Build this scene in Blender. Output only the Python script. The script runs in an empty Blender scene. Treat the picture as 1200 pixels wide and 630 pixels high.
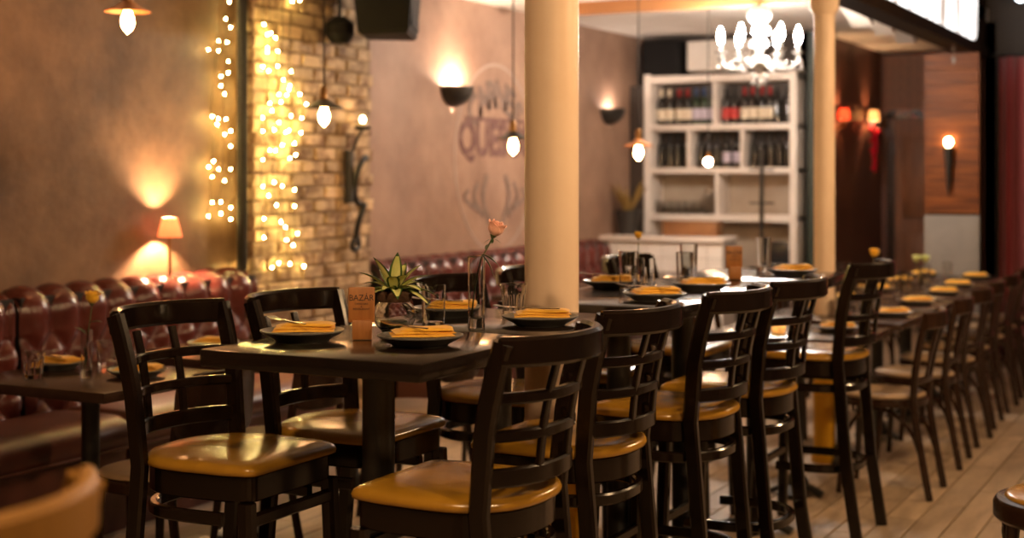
import bpy, bmesh, math, random
from mathutils import Vector, Matrix

random.seed(7)
SC = bpy.context.scene
COL = SC.collection
PI = math.pi

# ------------------------------------------------------------------ camera
cam_d = bpy.data.cameras.new('camera')
cam_d.lens = 50.9
cam_d.sensor_width = 36.0
cam_d.shift_y = -0.0913
cam_d.clip_start = 0.05
cam_d.dof.use_dof = True
cam_d.dof.focus_distance = 3.75
cam_d.dof.aperture_fstop = 2.3
cam_d.dof.aperture_blades = 0
cam = bpy.data.objects.new('camera', cam_d)
cam.location = (0, 0, 1.457)
cam.rotation_euler = (PI / 2, 0, 0.4742)
COL.objects.link(cam)
SC.camera = cam

# ------------------------------------------------------------------ world, exposure
W = bpy.data.worlds.new('world')
SC.world = W
W.use_nodes = True
W.node_tree.nodes['Background'].inputs[0].default_value = (0.9, 0.75, 0.6, 1)
W.node_tree.nodes['Background'].inputs[1].default_value = 0.004
SC.view_settings.view_transform = 'Standard'
SC.view_settings.look = 'None'
SC.view_settings.gamma = 1.0
SC.view_settings.use_curve_mapping = False
SC.view_settings.exposure = 0.95
SC.cycles.use_denoising = True
SC.cycles.max_bounces = 8
SC.cycles.transparent_max_bounces = 12
SC.cycles.sample_clamp_indirect = 4.0
SC.cycles.caustics_reflective = False
SC.cycles.caustics_refractive = False

# lamp strengths (emission of the bulbs)
PEND_E = 74.0        # filament pendants over the booths
SCONCE_E = 850.0     # wall uplighters
FAIRY_E = 230.0      # string lights
CHAND_E = 400.0       # chandelier candle bulbs
FILL_E = 330.0        # unseen pendants added to light the room
BOOTH_LAMP_E = 6500.0
SIGN_E = 1.3
SPOT_E = 8.0

# ------------------------------------------------------------------ materials
MATS = {}


def pm(name, base, rough=0.5, metallic=0.0, c2=None, scale=8.0, stretch=(1, 1, 1), detail=6.0, lo=0.35, hi=0.65,
       bump=0.0, bscale=None, spec=0.5, coat=0.0, trans=0.0, ior=1.5, rand=0.0, r2=None, sheen=0.0, alpha=1.0):
    m = bpy.data.materials.new(name)
    m.use_nodes = True
    nt = m.node_tree
    b = nt.nodes['Principled BSDF']
    I = b.inputs
    I['Base Color'].default_value = (*base, 1)
    I['Roughness'].default_value = rough
    I['Metallic'].default_value = metallic
    I['IOR'].default_value = ior
    I['Specular IOR Level'].default_value = spec
    I['Coat Weight'].default_value = coat
    I['Coat Roughness'].default_value = 0.12
    I['Transmission Weight'].default_value = trans
    I['Sheen Weight'].default_value = sheen
    col = None
    if c2 is not None or bump or r2 is not None:
        tc = nt.nodes.new('ShaderNodeTexCoord')
        mp = nt.nodes.new('ShaderNodeMapping')
        mp.inputs['Scale'].default_value = stretch
        nt.links.new(tc.outputs['Object'], mp.inputs[0])
        nz = nt.nodes.new('ShaderNodeTexNoise')
        nz.inputs['Scale'].default_value = scale
        nz.inputs['Detail'].default_value = detail
        nz.inputs['Roughness'].default_value = 0.6
        nt.links.new(mp.outputs[0], nz.inputs['Vector'])
        if rand:
            oi = nt.nodes.new('ShaderNodeObjectInfo')
            mul = nt.nodes.new('ShaderNodeMath')
            mul.operation = 'MULTIPLY'
            mul.inputs[1].default_value = 37.0
            nt.links.new(oi.outputs['Random'], mul.inputs[0])
            cb = nt.nodes.new('ShaderNodeCombineXYZ')
            for k in range(3):
                nt.links.new(mul.outputs[0], cb.inputs[k])
            nt.links.new(cb.outputs[0], mp.inputs['Location'])
        if c2 is not None:
            rp = nt.nodes.new('ShaderNodeValToRGB')
            rp.color_ramp.elements[0].position = lo
            rp.color_ramp.elements[0].color = (*base, 1)
            rp.color_ramp.elements[1].position = hi
            rp.color_ramp.elements[1].color = (*c2, 1)
            nt.links.new(nz.outputs['Fac'], rp.inputs[0])
            col = rp.outputs[0]
        if r2 is not None:
            mr = nt.nodes.new('ShaderNodeMapRange')
            mr.inputs['From Min'].default_value = 0.3
            mr.inputs['From Max'].default_value = 0.7
            mr.inputs['To Min'].default_value = rough
            mr.inputs['To Max'].default_value = r2
            nt.links.new(nz.outputs['Fac'], mr.inputs[0])
            nt.links.new(mr.outputs[0], I['Roughness'])
        if bump:
            bn = nt.nodes.new('ShaderNodeBump')
            bn.inputs['Strength'].default_value = bump
            bn.inputs['Distance'].default_value = 0.01
            if bscale:
                n2 = nt.nodes.new('ShaderNodeTexNoise')
                n2.inputs['Scale'].default_value = bscale
                n2.inputs['Detail'].default_value = 4
                nt.links.new(mp.outputs[0], n2.inputs['Vector'])
                nt.links.new(n2.outputs['Fac'], bn.inputs['Height'])
            else:
                nt.links.new(nz.outputs['Fac'], bn.inputs['Height'])
            nt.links.new(bn.outputs[0], I['Normal'])
    if rand and col is None:
        rgb = nt.nodes.new('ShaderNodeRGB')
        rgb.outputs[0].default_value = (*base, 1)
        col = rgb.outputs[0]
    if rand:
        oi = nt.nodes.new('ShaderNodeObjectInfo')
        mr = nt.nodes.new('ShaderNodeMapRange')
        mr.inputs['To Min'].default_value = 1 - rand
        mr.inputs['To Max'].default_value = 1 + rand
        nt.links.new(oi.outputs['Random'], mr.inputs[0])
        hs = nt.nodes.new('ShaderNodeHueSaturation')
        nt.links.new(mr.outputs[0], hs.inputs['Value'])
        nt.links.new(col, hs.inputs['Color'])
        col = hs.outputs[0]
    if col is not None:
        nt.links.new(col, I['Base Color'])
    MATS[name] = m
    return m


def em(name, color, strength, base=(0.8, 0.8, 0.8)):
    m = bpy.data.materials.new(name)
    m.use_nodes = True
    I = m.node_tree.nodes['Principled BSDF'].inputs
    I['Base Color'].default_value = (*base, 1)
    I['Emission Color'].default_value = (*color, 1)
    I['Emission Strength'].default_value = strength
    MATS[name] = m
    return m


def translucent(name, color, mix=0.6):
    m = bpy.data.materials.new(name)
    m.use_nodes = True
    nt = m.node_tree
    out = nt.nodes['Material Output']
    nt.nodes.remove(nt.nodes['Principled BSDF'])
    d = nt.nodes.new('ShaderNodeBsdfDiffuse')
    t = nt.nodes.new('ShaderNodeBsdfTranslucent')
    x = nt.nodes.new('ShaderNodeMixShader')
    d.inputs[0].default_value = (*color, 1)
    t.inputs[0].default_value = (*color, 1)
    x.inputs[0].default_value = mix
    nt.links.new(d.outputs[0], x.inputs[1])
    nt.links.new(t.outputs[0], x.inputs[2])
    nt.links.new(x.outputs[0], out.inputs[0])
    MATS[name] = m
    return m


def glass(name, color=(1, 1, 1), rough=0.0, ior=1.45):
    m = bpy.data.materials.new(name)
    m.use_nodes = True
    nt = m.node_tree
    out = nt.nodes['Material Output']
    nt.nodes.remove(nt.nodes['Principled BSDF'])
    g = nt.nodes.new('ShaderNodeBsdfGlass')
    g.inputs['Color'].default_value = (*color, 1)
    g.inputs['Roughness'].default_value = rough
    g.inputs['IOR'].default_value = ior
    nt.links.new(g.outputs[0], out.inputs[0])
    MATS[name] = m
    return m


pm('plaster_brown', (0.082, 0.044, 0.021), 0.62, c2=(0.25, 0.145, 0.074), scale=2.6, detail=10, lo=0.3, hi=0.72, bump=0.35, bscale=14, spec=0.4)
pm('plaster_grey', (0.225, 0.132, 0.092), 0.6, c2=(0.38, 0.238, 0.168), scale=2.8, detail=9, lo=0.3, hi=0.7, bump=0.25, bscale=12, spec=0.4)
pm('ceiling_white', (0.75, 0.71, 0.67), 0.7, c2=(0.68, 0.64, 0.6), scale=3)
pm('brick', (0.17, 0.088, 0.040), 0.75, c2=(0.58, 0.42, 0.25), scale=7, detail=8, lo=0.36, hi=0.56, bump=0.6, bscale=35, rand=0.28)
pm('mortar', (0.14, 0.085, 0.045), 0.85, c2=(0.40, 0.29, 0.18), scale=9, bump=0.5)
pm('espresso_wood', (0.0055, 0.0028, 0.0018), 0.15, c2=(0.010, 0.005, 0.003), scale=16, stretch=(1, 1, 0.15), bump=0.04, r2=0.22)
pm('golden_lit_wood', (0.19, 0.085, 0.006), 0.45, c2=(0.25, 0.115, 0.010), scale=16, stretch=(1, 1, 0.2), bump=0.05, coat=0.2)  # lighter finish for the near stool, golden light on its rail put into the colour
pm('bentwood_brown', (0.020, 0.008, 0.004), 0.26, c2=(0.036, 0.015, 0.007), scale=16, stretch=(1, 1, 0.15), bump=0.05)
pm('tabletop_black', (0.008, 0.0055, 0.004), 0.11, c2=(0.013, 0.008, 0.006), scale=5, r2=0.20, bump=0.03, bscale=60, spec=0.5)
pm('tabletop_brown', (0.035, 0.018, 0.013), 0.16, c2=(0.05, 0.027, 0.018), scale=5, r2=0.26, bump=0.03, bscale=60)
pm('black_iron', (0.012, 0.011, 0.010), 0.4, bump=0.1, scale=60)
pm('mustard_vinyl', (0.43, 0.225, 0.022), 0.22, c2=(0.37, 0.19, 0.018), scale=12, bump=0.04, bscale=120, spec=0.8)
pm('tan_vinyl', (0.50, 0.36, 0.22), 0.36, c2=(0.45, 0.31, 0.18), scale=12, bump=0.05, bscale=120, spec=0.6)
pm('oxblood_leather', (0.080, 0.018, 0.015), 0.22, c2=(0.118, 0.028, 0.022), scale=5, bump=0.10, bscale=160, spec=0.55)
pm('seat_leather', (0.075, 0.024, 0.018), 0.33, c2=(0.11, 0.035, 0.024), scale=5, bump=0.10, bscale=160, spec=0.55)
pm('floor_plank', (0.34, 0.25, 0.165), 0.42, c2=(0.52, 0.395, 0.275), scale=5, stretch=(3, 0.6, 1), r2=0.55, bump=0.08, bscale=30, rand=0.16)
pm('floor_joint', (0.025, 0.017, 0.012), 0.8, c2=(0.035, 0.024, 0.016), scale=20)
pm('column_cream', (0.84, 0.66, 0.50), 0.45, c2=(0.80, 0.61, 0.45), scale=5, bump=0.08, bscale=18, spec=0.4)
pm('column_yellow', (0.72, 0.38, 0.012), 0.42, c2=(0.66, 0.34, 0.010), scale=6, bump=0.08, bscale=18)
pm('napkin_mustard', (0.86, 0.47, 0.03), 0.8, c2=(0.80, 0.42, 0.025), scale=30, bump=0.15, bscale=400, sheen=0.2)
pm('plate_grey', (0.11, 0.105, 0.10), 0.3, c2=(0.15, 0.145, 0.135), scale=20, bump=0.04)
pm('steel', (0.72, 0.70, 0.67), 0.22, metallic=1.0, bump=0.02, scale=80)
pm('brass_dark', (0.36, 0.20, 0.08), 0.35, metallic=1.0, c2=(0.25, 0.13, 0.05), scale=30)
pm('copper_shade', (0.50, 0.22, 0.09), 0.42, metallic=0.6, c2=(0.42, 0.17, 0.06), scale=20)
pm('shade_black', (0.02, 0.018, 0.016), 0.4, c2=(0.03, 0.026, 0.022), scale=30)
pm('cord_black', (0.012, 0.009, 0.007), 0.9, c2=(0.02, 0.017, 0.014), scale=50)
pm('speaker_black', (0.005, 0.0045, 0.0045), 0.6, c2=(0.008, 0.007, 0.007), scale=90, bump=0.1, spec=0.15)
pm('sign_wood', (0.38, 0.155, 0.04), 0.5, c2=(0.30, 0.115, 0.028), scale=10, stretch=(6, 6, 0.6), bump=0.05)
pm('print_black', (0.02, 0.012, 0.008), 0.6, c2=(0.03, 0.018, 0.012), scale=40)
pm('leaf_dark', (0.03, 0.07, 0.018), 0.4, c2=(0.05, 0.11, 0.025), scale=30)
pm('leaf_cream', (0.72, 0.70, 0.30), 0.42, c2=(0.55, 0.60, 0.20), scale=30)
pm('stem_green', (0.07, 0.10, 0.03), 0.5, c2=(0.10, 0.12, 0.04), scale=30)
pm('rose_pink', (0.86, 0.42, 0.33), 0.55, c2=(0.90, 0.50, 0.38), scale=18, sheen=0.3)
pm('flower_yellow', (0.95, 0.58, 0.03), 0.55, c2=(0.90, 0.48, 0.02), scale=20, sheen=0.2)
pm('flower_pale', (0.62, 0.66, 0.28), 0.55, c2=(0.55, 0.60, 0.2), scale=20)
pm('soil_brown', (0.07, 0.035, 0.018), 0.9, c2=(0.12, 0.06, 0.03), scale=60, bump=0.6)
pm('shelf_white', (0.78, 0.70, 0.64), 0.5, c2=(0.72, 0.64, 0.58), scale=4)
pm('shelf_back_dark', (0.06, 0.048, 0.042), 0.5, c2=(0.09, 0.07, 0.06), scale=4)
pm('shelf_back_beige', (0.34, 0.27, 0.21), 0.5, c2=(0.44, 0.36, 0.28), scale=3)
pm('tile_white', (0.86, 0.82, 0.79), 0.2, c2=(0.82, 0.78, 0.75), scale=6, rand=0.05)
pm('grout', (0.42, 0.36, 0.32), 0.8, c2=(0.36, 0.31, 0.28), scale=20)
pm('wall_dark', (0.030, 0.020, 0.016), 0.5, c2=(0.045, 0.030, 0.022), scale=3)
pm('wall_dark_green', (0.010, 0.020, 0.014), 0.45, c2=(0.016, 0.028, 0.02), scale=3)
pm('corridor_red', (0.085, 0.030, 0.018), 0.45, c2=(0.12, 0.042, 0.024), scale=3)
pm('plank_wood_warm', (0.055, 0.013, 0.002), 0.5, c2=(0.19, 0.055, 0.010), scale=2.2, stretch=(1, 1, 16), bump=0.06, rand=0.14, spec=0.2)
pm('door_wood', (0.12, 0.043, 0.014), 0.55, c2=(0.21, 0.08, 0.028), scale=6, stretch=(6, 1, 0.7), bump=0.05)
pm('panel_grey', (0.16, 0.145, 0.13), 0.6, c2=(0.20, 0.18, 0.16), scale=5)
pm('beam_black', (0.022, 0.012, 0.007), 0.7, c2=(0.032, 0.018, 0.011), scale=6, spec=0.1)
pm('beam_wood', (0.44, 0.19, 0.065), 0.5, c2=(0.34, 0.14, 0.045), scale=6, stretch=(0.3, 4, 4))
pm('curtain_red', (0.19, 0.014, 0.017), 0.8, c2=(0.26, 0.025, 0.026), scale=10, stretch=(6, 6, 0.4), sheen=0.3)
pm('wall_right', (0.05, 0.032, 0.02), 0.6, c2=(0.07, 0.046, 0.03), scale=3)
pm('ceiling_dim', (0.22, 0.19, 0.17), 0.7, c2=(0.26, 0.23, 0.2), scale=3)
pm('bottle_dark', (0.010, 0.010, 0.008), 0.08, c2=(0.016, 0.012, 0.010), scale=4, spec=0.6)
pm('bottle_green', (0.012, 0.028, 0.012), 0.08, c2=(0.018, 0.034, 0.016), scale=4, spec=0.6)
pm('bottle_red', (0.30, 0.02, 0.015), 0.2, c2=(0.36, 0.03, 0.02), scale=4)
pm('label_cream', (0.72, 0.62, 0.48), 0.6, c2=(0.66, 0.56, 0.42), scale=20)
pm('label_red', (0.50, 0.035, 0.03), 0.6, c2=(0.42, 0.03, 0.025), scale=20)
pm('label_lilac', (0.52, 0.46, 0.55), 0.6, c2=(0.46, 0.40, 0.50), scale=20)
pm('foil_red', (0.40, 0.02, 0.025), 0.35, metallic=0.3, c2=(0.34, 0.02, 0.02), scale=20)
pm('foil_blue', (0.06, 0.11, 0.24), 0.35, metallic=0.3, c2=(0.05, 0.09, 0.2), scale=20)
pm('foil_black', (0.012, 0.012, 0.012), 0.35, c2=(0.02, 0.02, 0.02), scale=20)
pm('appliance_white', (0.66, 0.60, 0.55), 0.4, c2=(0.60, 0.55, 0.5), scale=3)
pm('basket_brown', (0.20, 0.085, 0.03), 0.6, c2=(0.28, 0.12, 0.04), scale=8)
pm('screen_black', (0.012, 0.012, 0.013), 0.2, c2=(0.018, 0.018, 0.02), scale=3)
pm('mural_maroon', (0.10, 0.04, 0.032), 0.65, c2=(0.19, 0.10, 0.085), scale=14, lo=0.35, hi=0.6)
pm('mural_brown', (0.13, 0.08, 0.06), 0.65, c2=(0.22, 0.15, 0.12), scale=14, lo=0.35, hi=0.6)
pm('mural_pale', (0.40, 0.29, 0.235), 0.65, c2=(0.36, 0.26, 0.21), scale=10)
pm('dried_plant', (0.20, 0.12, 0.03), 0.7, c2=(0.28, 0.18, 0.05), scale=20)
pm('paper_pale', (0.62, 0.52, 0.46), 0.6, c2=(0.56, 0.46, 0.4), scale=10)
pm('crystal', (0.9, 0.88, 0.86), 0.06, c2=(0.85, 0.83, 0.8), scale=20, trans=0.7)
pm('bead_red', (0.85, 0.02, 0.05), 0.15, c2=(0.75, 0.02, 0.04), scale=20, trans=0.3)
pm('candle_wax', (0.85, 0.78, 0.66), 0.5, c2=(0.8, 0.72, 0.6), scale=20)
glass('clear_glass', (0.97, 0.97, 0.96))
glass('window_clear', (0.9, 0.92, 0.9))
translucent('shade_red', (0.95, 0.30, 0.20), 0.7)
translucent('shade_pink', (0.97, 0.56, 0.40), 0.7)
translucent('shade_cream', (0.92, 0.78, 0.6), 0.6)
em('bulb_warm', (1.0, 0.47, 0.17), PEND_E)
em('bulb_bar', (1.0, 0.62, 0.31), FILL_E)
em('bulb_sconce', (1.0, 0.72, 0.50), SCONCE_E)
em('bulb_fairy', (1.0, 0.72, 0.22), FAIRY_E)
em('bulb_chandelier', (1.0, 0.86, 0.72), CHAND_E)
em('bulb_booth', (1.0, 0.62, 0.34), BOOTH_LAMP_E)
em('bulb_cool', (0.78, 0.88, 1.0), SPOT_E)
em('bulb_sconce_dim', (1.0, 0.78, 0.62), 170.0)
em('bulb_bare', (1.0, 0.62, 0.36), 230.0)
em('flame', (1.0, 0.66, 0.28), 26.0)
em('bulb_corridor', (1.0, 0.55, 0.25), 420.0)


def lightbox_mat():
    m = em('lightbox_face', (1.0, 0.95, 0.9), SIGN_E)
    nt = m.node_tree
    tc = nt.nodes.new('ShaderNodeTexCoord')
    mp = nt.nodes.new('ShaderNodeMapping')
    mp.inputs['Scale'].default_value = (1, 3.5, 0.6)
    nz = nt.nodes.new('ShaderNodeTexNoise')
    nz.inputs['Scale'].default_value = 2.2
    nz.inputs['Detail'].default_value = 5
    rp = nt.nodes.new('ShaderNodeValToRGB')
    rp.color_ramp.elements[0].position = 0.36
    rp.color_ramp.elements[0].color = (0.16, 0.12, 0.10, 1)
    rp.color_ramp.elements[1].position = 0.52
    rp.color_ramp.elements[1].color = (1, 0.96, 0.92, 1)
    nt.links.new(tc.outputs['Object'], mp.inputs[0])
    nt.links.new(mp.outputs[0], nz.inputs['Vector'])
    nt.links.new(nz.outputs['Fac'], rp.inputs[0])
    nt.links.new(rp.outputs[0], nt.nodes['Principled BSDF'].inputs['Emission Color'])


lightbox_mat()


# ------------------------------------------------------------------ mesh helpers
class MB:
    """Collects shapes into one mesh."""

    def __init__(self):
        self.v = []
        self.f = []
        self.m = []

    def add(self, vs, fs, mi=0):
        o = len(self.v)
        self.v.extend([tuple(p) for p in vs])
        self.f.extend([tuple(i + o for i in f) for f in fs])
        self.m.extend([mi] * len(fs))
        return self

    def box(self, c, s, rz=0.0, mi=0):
        cx, cy, cz = c
        hx, hy, hz = s[0] / 2, s[1] / 2, s[2] / 2
        cs, sn = math.cos(rz), math.sin(rz)
        vs = []
        for dz in (-hz, hz):
            for dx, dy in ((-hx, -hy), (hx, -hy), (hx, hy), (-hx, hy)):
                vs.append((cx + dx * cs - dy * sn, cy + dx * sn + dy * cs, cz + dz))
        return self.add(vs, [(3, 2, 1, 0), (4, 5, 6, 7), (0, 1, 5, 4), (1, 2, 6, 5), (2, 3, 7, 6), (3, 0, 4, 7)], mi)

    def lathe(self, prof, n=20, c=(0, 0, 0), mi=0, closed=False, axis='z'):
        vs, fs = [], []
        k = len(prof)
        for i in range(n):
            a = 2 * PI * i / n
            for r, z in prof:
                x, y = r * math.cos(a), r * math.sin(a)
                if axis == 'z':
                    vs.append((c[0] + x, c[1] + y, c[2] + z))
                elif axis == 'x':
                    vs.append((c[0] + z, c[1] + x, c[2] + y))
                else:
                    vs.append((c[0] + x, c[1] + z, c[2] + y))
        for i in range(n):
            j = (i + 1) % n
            for q in range(k - 1 if not closed else k):
                q2 = (q + 1) % k
                fs.append((i * k + q, j * k + q, j * k + q2, i * k + q2))
        if not closed:
            if prof[0][0] > 1e-5:
                fs.append(tuple(i * k for i in reversed(range(n))))
            if prof[-1][0] > 1e-5:
                fs.append(tuple(i * k + k - 1 for i in range(n)))
        return self.add(vs, fs, mi)

    def tube(self, pts, r, n=8, mi=0, caps=True):
        pts = [Vector(p) for p in pts]
        rs = r if isinstance(r, (list, tuple)) else [r] * len(pts)
        vs, fs = [], []
        up = Vector((0.13, 0.21, 0.97)).normalized()
        for i, p in enumerate(pts):
            t = (pts[min(i + 1, len(pts) - 1)] - pts[max(i - 1, 0)]).normalized()
            if abs(t.dot(up)) > 0.98:
                up = Vector((0.97, 0.2, 0.1)).normalized()
            a = t.cross(up).normalized()
            b = t.cross(a).normalized()
            up = -b if b.dot(up) < 0 else b
            b = up
            a = b.cross(t).normalized()
            for q in range(n):
                th = 2 * PI * q / n
                vs.append(p + a * (rs[i] * math.cos(th)) + b * (rs[i] * math.sin(th)))
        for i in range(len(pts) - 1):
            for q in range(n):
                q2 = (q + 1) % n
                fs.append((i * n + q, i * n + q2, (i + 1) * n + q2, (i + 1) * n + q))
        if caps:
            fs.append(tuple(reversed(range(n))))
            fs.append(tuple((len(pts) - 1) * n + q for q in range(n)))
        return self.add(vs, fs, mi)

    def bar(self, pts, w, h, up=(0, 0, 1), ch=0.22, mi=0, closed=False):
        """Sweep a chamfered rectangle: w across, h along up."""
        pts = [Vector(p) for p in pts]
        U = Vector(up).normalized()
        N = len(pts)
        c = min(w, h) * ch
        prof = [(-w / 2 + c, -h / 2), (w / 2 - c, -h / 2), (w / 2, -h / 2 + c), (w / 2, h / 2 - c), (w / 2 - c, h / 2), (-w / 2 + c, h / 2),
                (-w / 2, h / 2 - c), (-w / 2, -h / 2 + c)]
        vs, fs = [], []
        for i, p in enumerate(pts):
            if closed:
                t = (pts[(i + 1) % N] - pts[i - 1]).normalized()
            else:
                t = (pts[min(i + 1, N - 1)] - pts[max(i - 1, 0)]).normalized()
            s = t.cross(U).normalized()
            u = s.cross(t).normalized()
            for a, b in prof:
                vs.append(p + s * a + u * b)
        n = 8
        for i in range(N if closed else N - 1):
            j = (i + 1) % N
            for q in range(n):
                q2 = (q + 1) % n
                fs.append((i * n + q, i * n + q2, j * n + q2, j * n + q))
        if not closed:
            fs.append(tuple(reversed(range(n))))
            fs.append(tuple((N - 1) * n + q for q in range(n)))
        return self.add(vs, fs, mi)

    def slab(self, outline, levels, mi=0):
        """Stack of inset outlines: levels = [(z, inset)], outline = list of (x, y) around the centroid."""
        cx = sum(p[0] for p in outline) / len(outline)
        cy = sum(p[1] for p in outline) / len(outline)
        n = len(outline)
        vs, fs = [], []
        for z, ins in levels:
            for x, y in outline:
                dx, dy = x - cx, y - cy
                l = math.hypot(dx, dy)
                k = max(0.0, (l - ins) / l)
                vs.append((cx + dx * k, cy + dy * k, z))
        for i in range(len(levels) - 1):
            for q in range(n):
                q2 = (q + 1) % n
                fs.append((i * n + q, i * n + q2, (i + 1) * n + q2, (i + 1) * n + q))
        fs.append(tuple(reversed(range(n))))
        fs.append(tuple((len(levels) - 1) * n + q for q in range(n)))
        return self.add(vs, fs, mi)

    def sphere(self, c, r, n=10, m=6, sz=1.0, mi=0):
        prof = [(max(r * math.sin(PI * i / m), 1e-6 if i in (0, m) else 0), -r * sz * math.cos(PI * i / m)) for i in range(m + 1)]
        return self.lathe(prof, n, c, mi)

    def grid(self, fn, nu, nv, mi=0):
        vs = [fn(i / nu, j / nv) for j in range(nv + 1) for i in range(nu + 1)]
        fs = []
        for j in range(nv):
            for i in range(nu):
                a = j * (nu + 1) + i
                fs.append((a, a + 1, a + nu + 2, a + nu + 1))
        return self.add(vs, fs, mi)

    def mesh(self, name, mats, smooth=35):
        me = bpy.data.meshes.new(name)
        me.from_pydata(self.v, [], self.f)
        for m in (mats if isinstance(mats, (list, tuple)) else [mats]):
            me.materials.append(MATS[m])
        if any(self.m):
            me.polygons.foreach_set('material_index', self.m)
        if smooth:
            me.polygons.foreach_set('use_smooth', [True] * len(me.polygons))
            me.set_sharp_from_angle(angle=math.radians(smooth))
        me.update()
        return me

    def obj(self, name, mats, parent=None, smooth=35, loc=(0, 0, 0), rz=0.0):
        return link(name, self.mesh(name, mats, smooth), parent, loc, rz)


def link(name, me, parent=None, loc=(0, 0, 0), rz=0.0):
    o = bpy.data.objects.new(name, me)
    COL.objects.link(o)
    o.parent = parent
    o.location = loc
    o.rotation_euler = (0, 0, rz)
    return o


def thing(name, label, cat, loc=(0, 0, 0), rz=0.0, group=None):
    o = bpy.data.objects.new(name, None)
    o.empty_display_size = 0.1
    COL.objects.link(o)
    o.location = loc
    o.rotation_euler = (0, 0, rz)
    tag(o, label, cat, group)
    return o


def tag(o, label, cat, group=None, kind=None):
    o['label'] = label
    if cat:
        o['category'] = cat
    if group:
        o['group'] = group
    if kind:
        o['kind'] = kind
    return o


def struct(o):
    o['kind'] = 'structure'
    return o


def copy_tree(o, loc=None, rz=None, label=None, group=None, parent=None):
    c = o.copy()
    COL.objects.link(c)
    c.parent = parent
    for ch in list(o.children):
        copy_tree(ch, parent=c)
    if loc is not None:
        c.location = loc
    if rz is not None:
        c.rotation_euler = (0, 0, rz)
    if label:
        c['label'] = label
    if group:
        c['group'] = group
    return c


def beveled_box(name, size, mat, parent=None, loc=(0, 0, 0), rz=0.0, bev=0.006, seg=2, c=(0, 0, 0)):
    bm = bmesh.new()
    bmesh.ops.create_cube(bm, size=1.0)
    bmesh.ops.scale(bm, vec=size, verts=bm.verts)
    bmesh.ops.translate(bm, vec=c, verts=bm.verts)
    bmesh.ops.bevel(bm, geom=list(bm.edges), offset=bev, segments=seg, affect='EDGES', profile=0.5)
    me = bpy.data.meshes.new(name)
    bm.to_mesh(me)
    bm.free()
    me.materials.append(MATS[mat])
    me.polygons.foreach_set('use_smooth', [True] * len(me.polygons))
    me.set_sharp_from_angle(angle=math.radians(35))
    return link(name, me, parent, loc, rz)


def text(name, body, size, mat, parent, loc, rot, extrude=0.0006, sx=1.0, bold=0.0):
    cu = bpy.data.curves.new(name, 'FONT')
    cu.body = body
    cu.size = size
    cu.extrude = extrude
    cu.offset = bold
    cu.align_x = 'CENTER'
    cu.align_y = 'CENTER'
    cu.materials.append(MATS[mat])
    tmp = bpy.data.objects.new(name + '_source', cu)
    COL.objects.link(tmp)
    bpy.context.view_layer.update()
    me = bpy.data.meshes.new_from_object(tmp.evaluated_get(bpy.context.evaluated_depsgraph_get()))
    bpy.data.objects.remove(tmp)
    bpy.data.curves.remove(cu)
    me.name = name
    o = bpy.data.objects.new(name, me)
    COL.objects.link(o)
    o.parent = parent
    o.location = loc
    o.rotation_euler = rot
    o.scale = (sx, 1, 1)
    return o


def lerp(a, b, t):
    return a + (b - a) * t


def catmull(pts, n=6):
    P = [Vector(p) for p in pts]
    P = [P[0] * 2 - P[1]] + P + [P[-1] * 2 - P[-2]]
    out = []
    for i in range(1, len(P) - 2):
        for k in range(n):
            t = k / n
            a, b, c, d = P[i - 1], P[i], P[i + 1], P[i + 2]
            out.append(0.5 * ((2 * b) + (c - a) * t + (2 * a - 5 * b + 4 * c - d) * t * t + (3 * b - a - 3 * c + d) * t ** 3))
    out.append(P[-2])
    return out


# ================================================================== SETTING
WX = -4.80          # long left wall
BY = 11.90          # back wall behind the bar shelf
CZ = 2.66           # ceiling over booths and bar
HZ = 3.20           # ceiling over the aisle and the right side
BEAMX = -1.93

# floor -----------------------------------------------------------
floor = MB().box((-1.1, 6.2, -0.06), (7.6, 16.4, 0.10)).obj('floor', 'floor_joint', smooth=0)
struct(floor)
PW, PL = 0.135, 0.95


def plank_mesh(L):
    hx, hy, b = PW / 2 - 0.0032, L / 2 - 0.0028, 0.0025
    mb = MB()
    vs = [(-hx, -hy, -0.012), (hx, -hy, -0.012), (hx, hy, -0.012), (-hx, hy, -0.012), (-hx, -hy, -b), (hx, -hy, -b), (hx, hy, -b), (-hx, hy, -b),
          (-hx + b, -hy + b, 0), (hx - b, -hy + b, 0), (hx - b, hy - b, 0), (-hx + b, hy - b, 0)]
    fs = [(8, 9, 10, 11)]
    for i in range(4):
        j = (i + 1) % 4
        fs += [(i, j, 4 + j, 4 + i), (4 + i, 4 + j, 8 + j, 8 + i)]
    return mb.add(vs, fs)


pmesh = plank_mesh(PL).mesh('plank', 'floor_plank', smooth=0)
cols = int(3.78 / PW)
rest = MB()
base = plank_mesh(PL)
for i in range(56):
    x = -4.78 + (i + 0.5) * PW
    off = (i * 0.37) % 1.0 * PL
    for j in range(-2, 16):
        y = -1.6 + off + (j + 0.5) * PL
        inside = -4.05 < x < -0.25 and 3.6 < y < 11.6
        if inside:
            link('plank', pmesh, floor, (x, y, 0.0))
        elif y < 14.2:
            rest.add([(vx + x, vy + y, vz) for vx, vy, vz in base.v], base.f)
ro = rest.obj('floor_planks', 'floor_plank', floor, smooth=0)
ro['kind'] = 'stuff'

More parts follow.
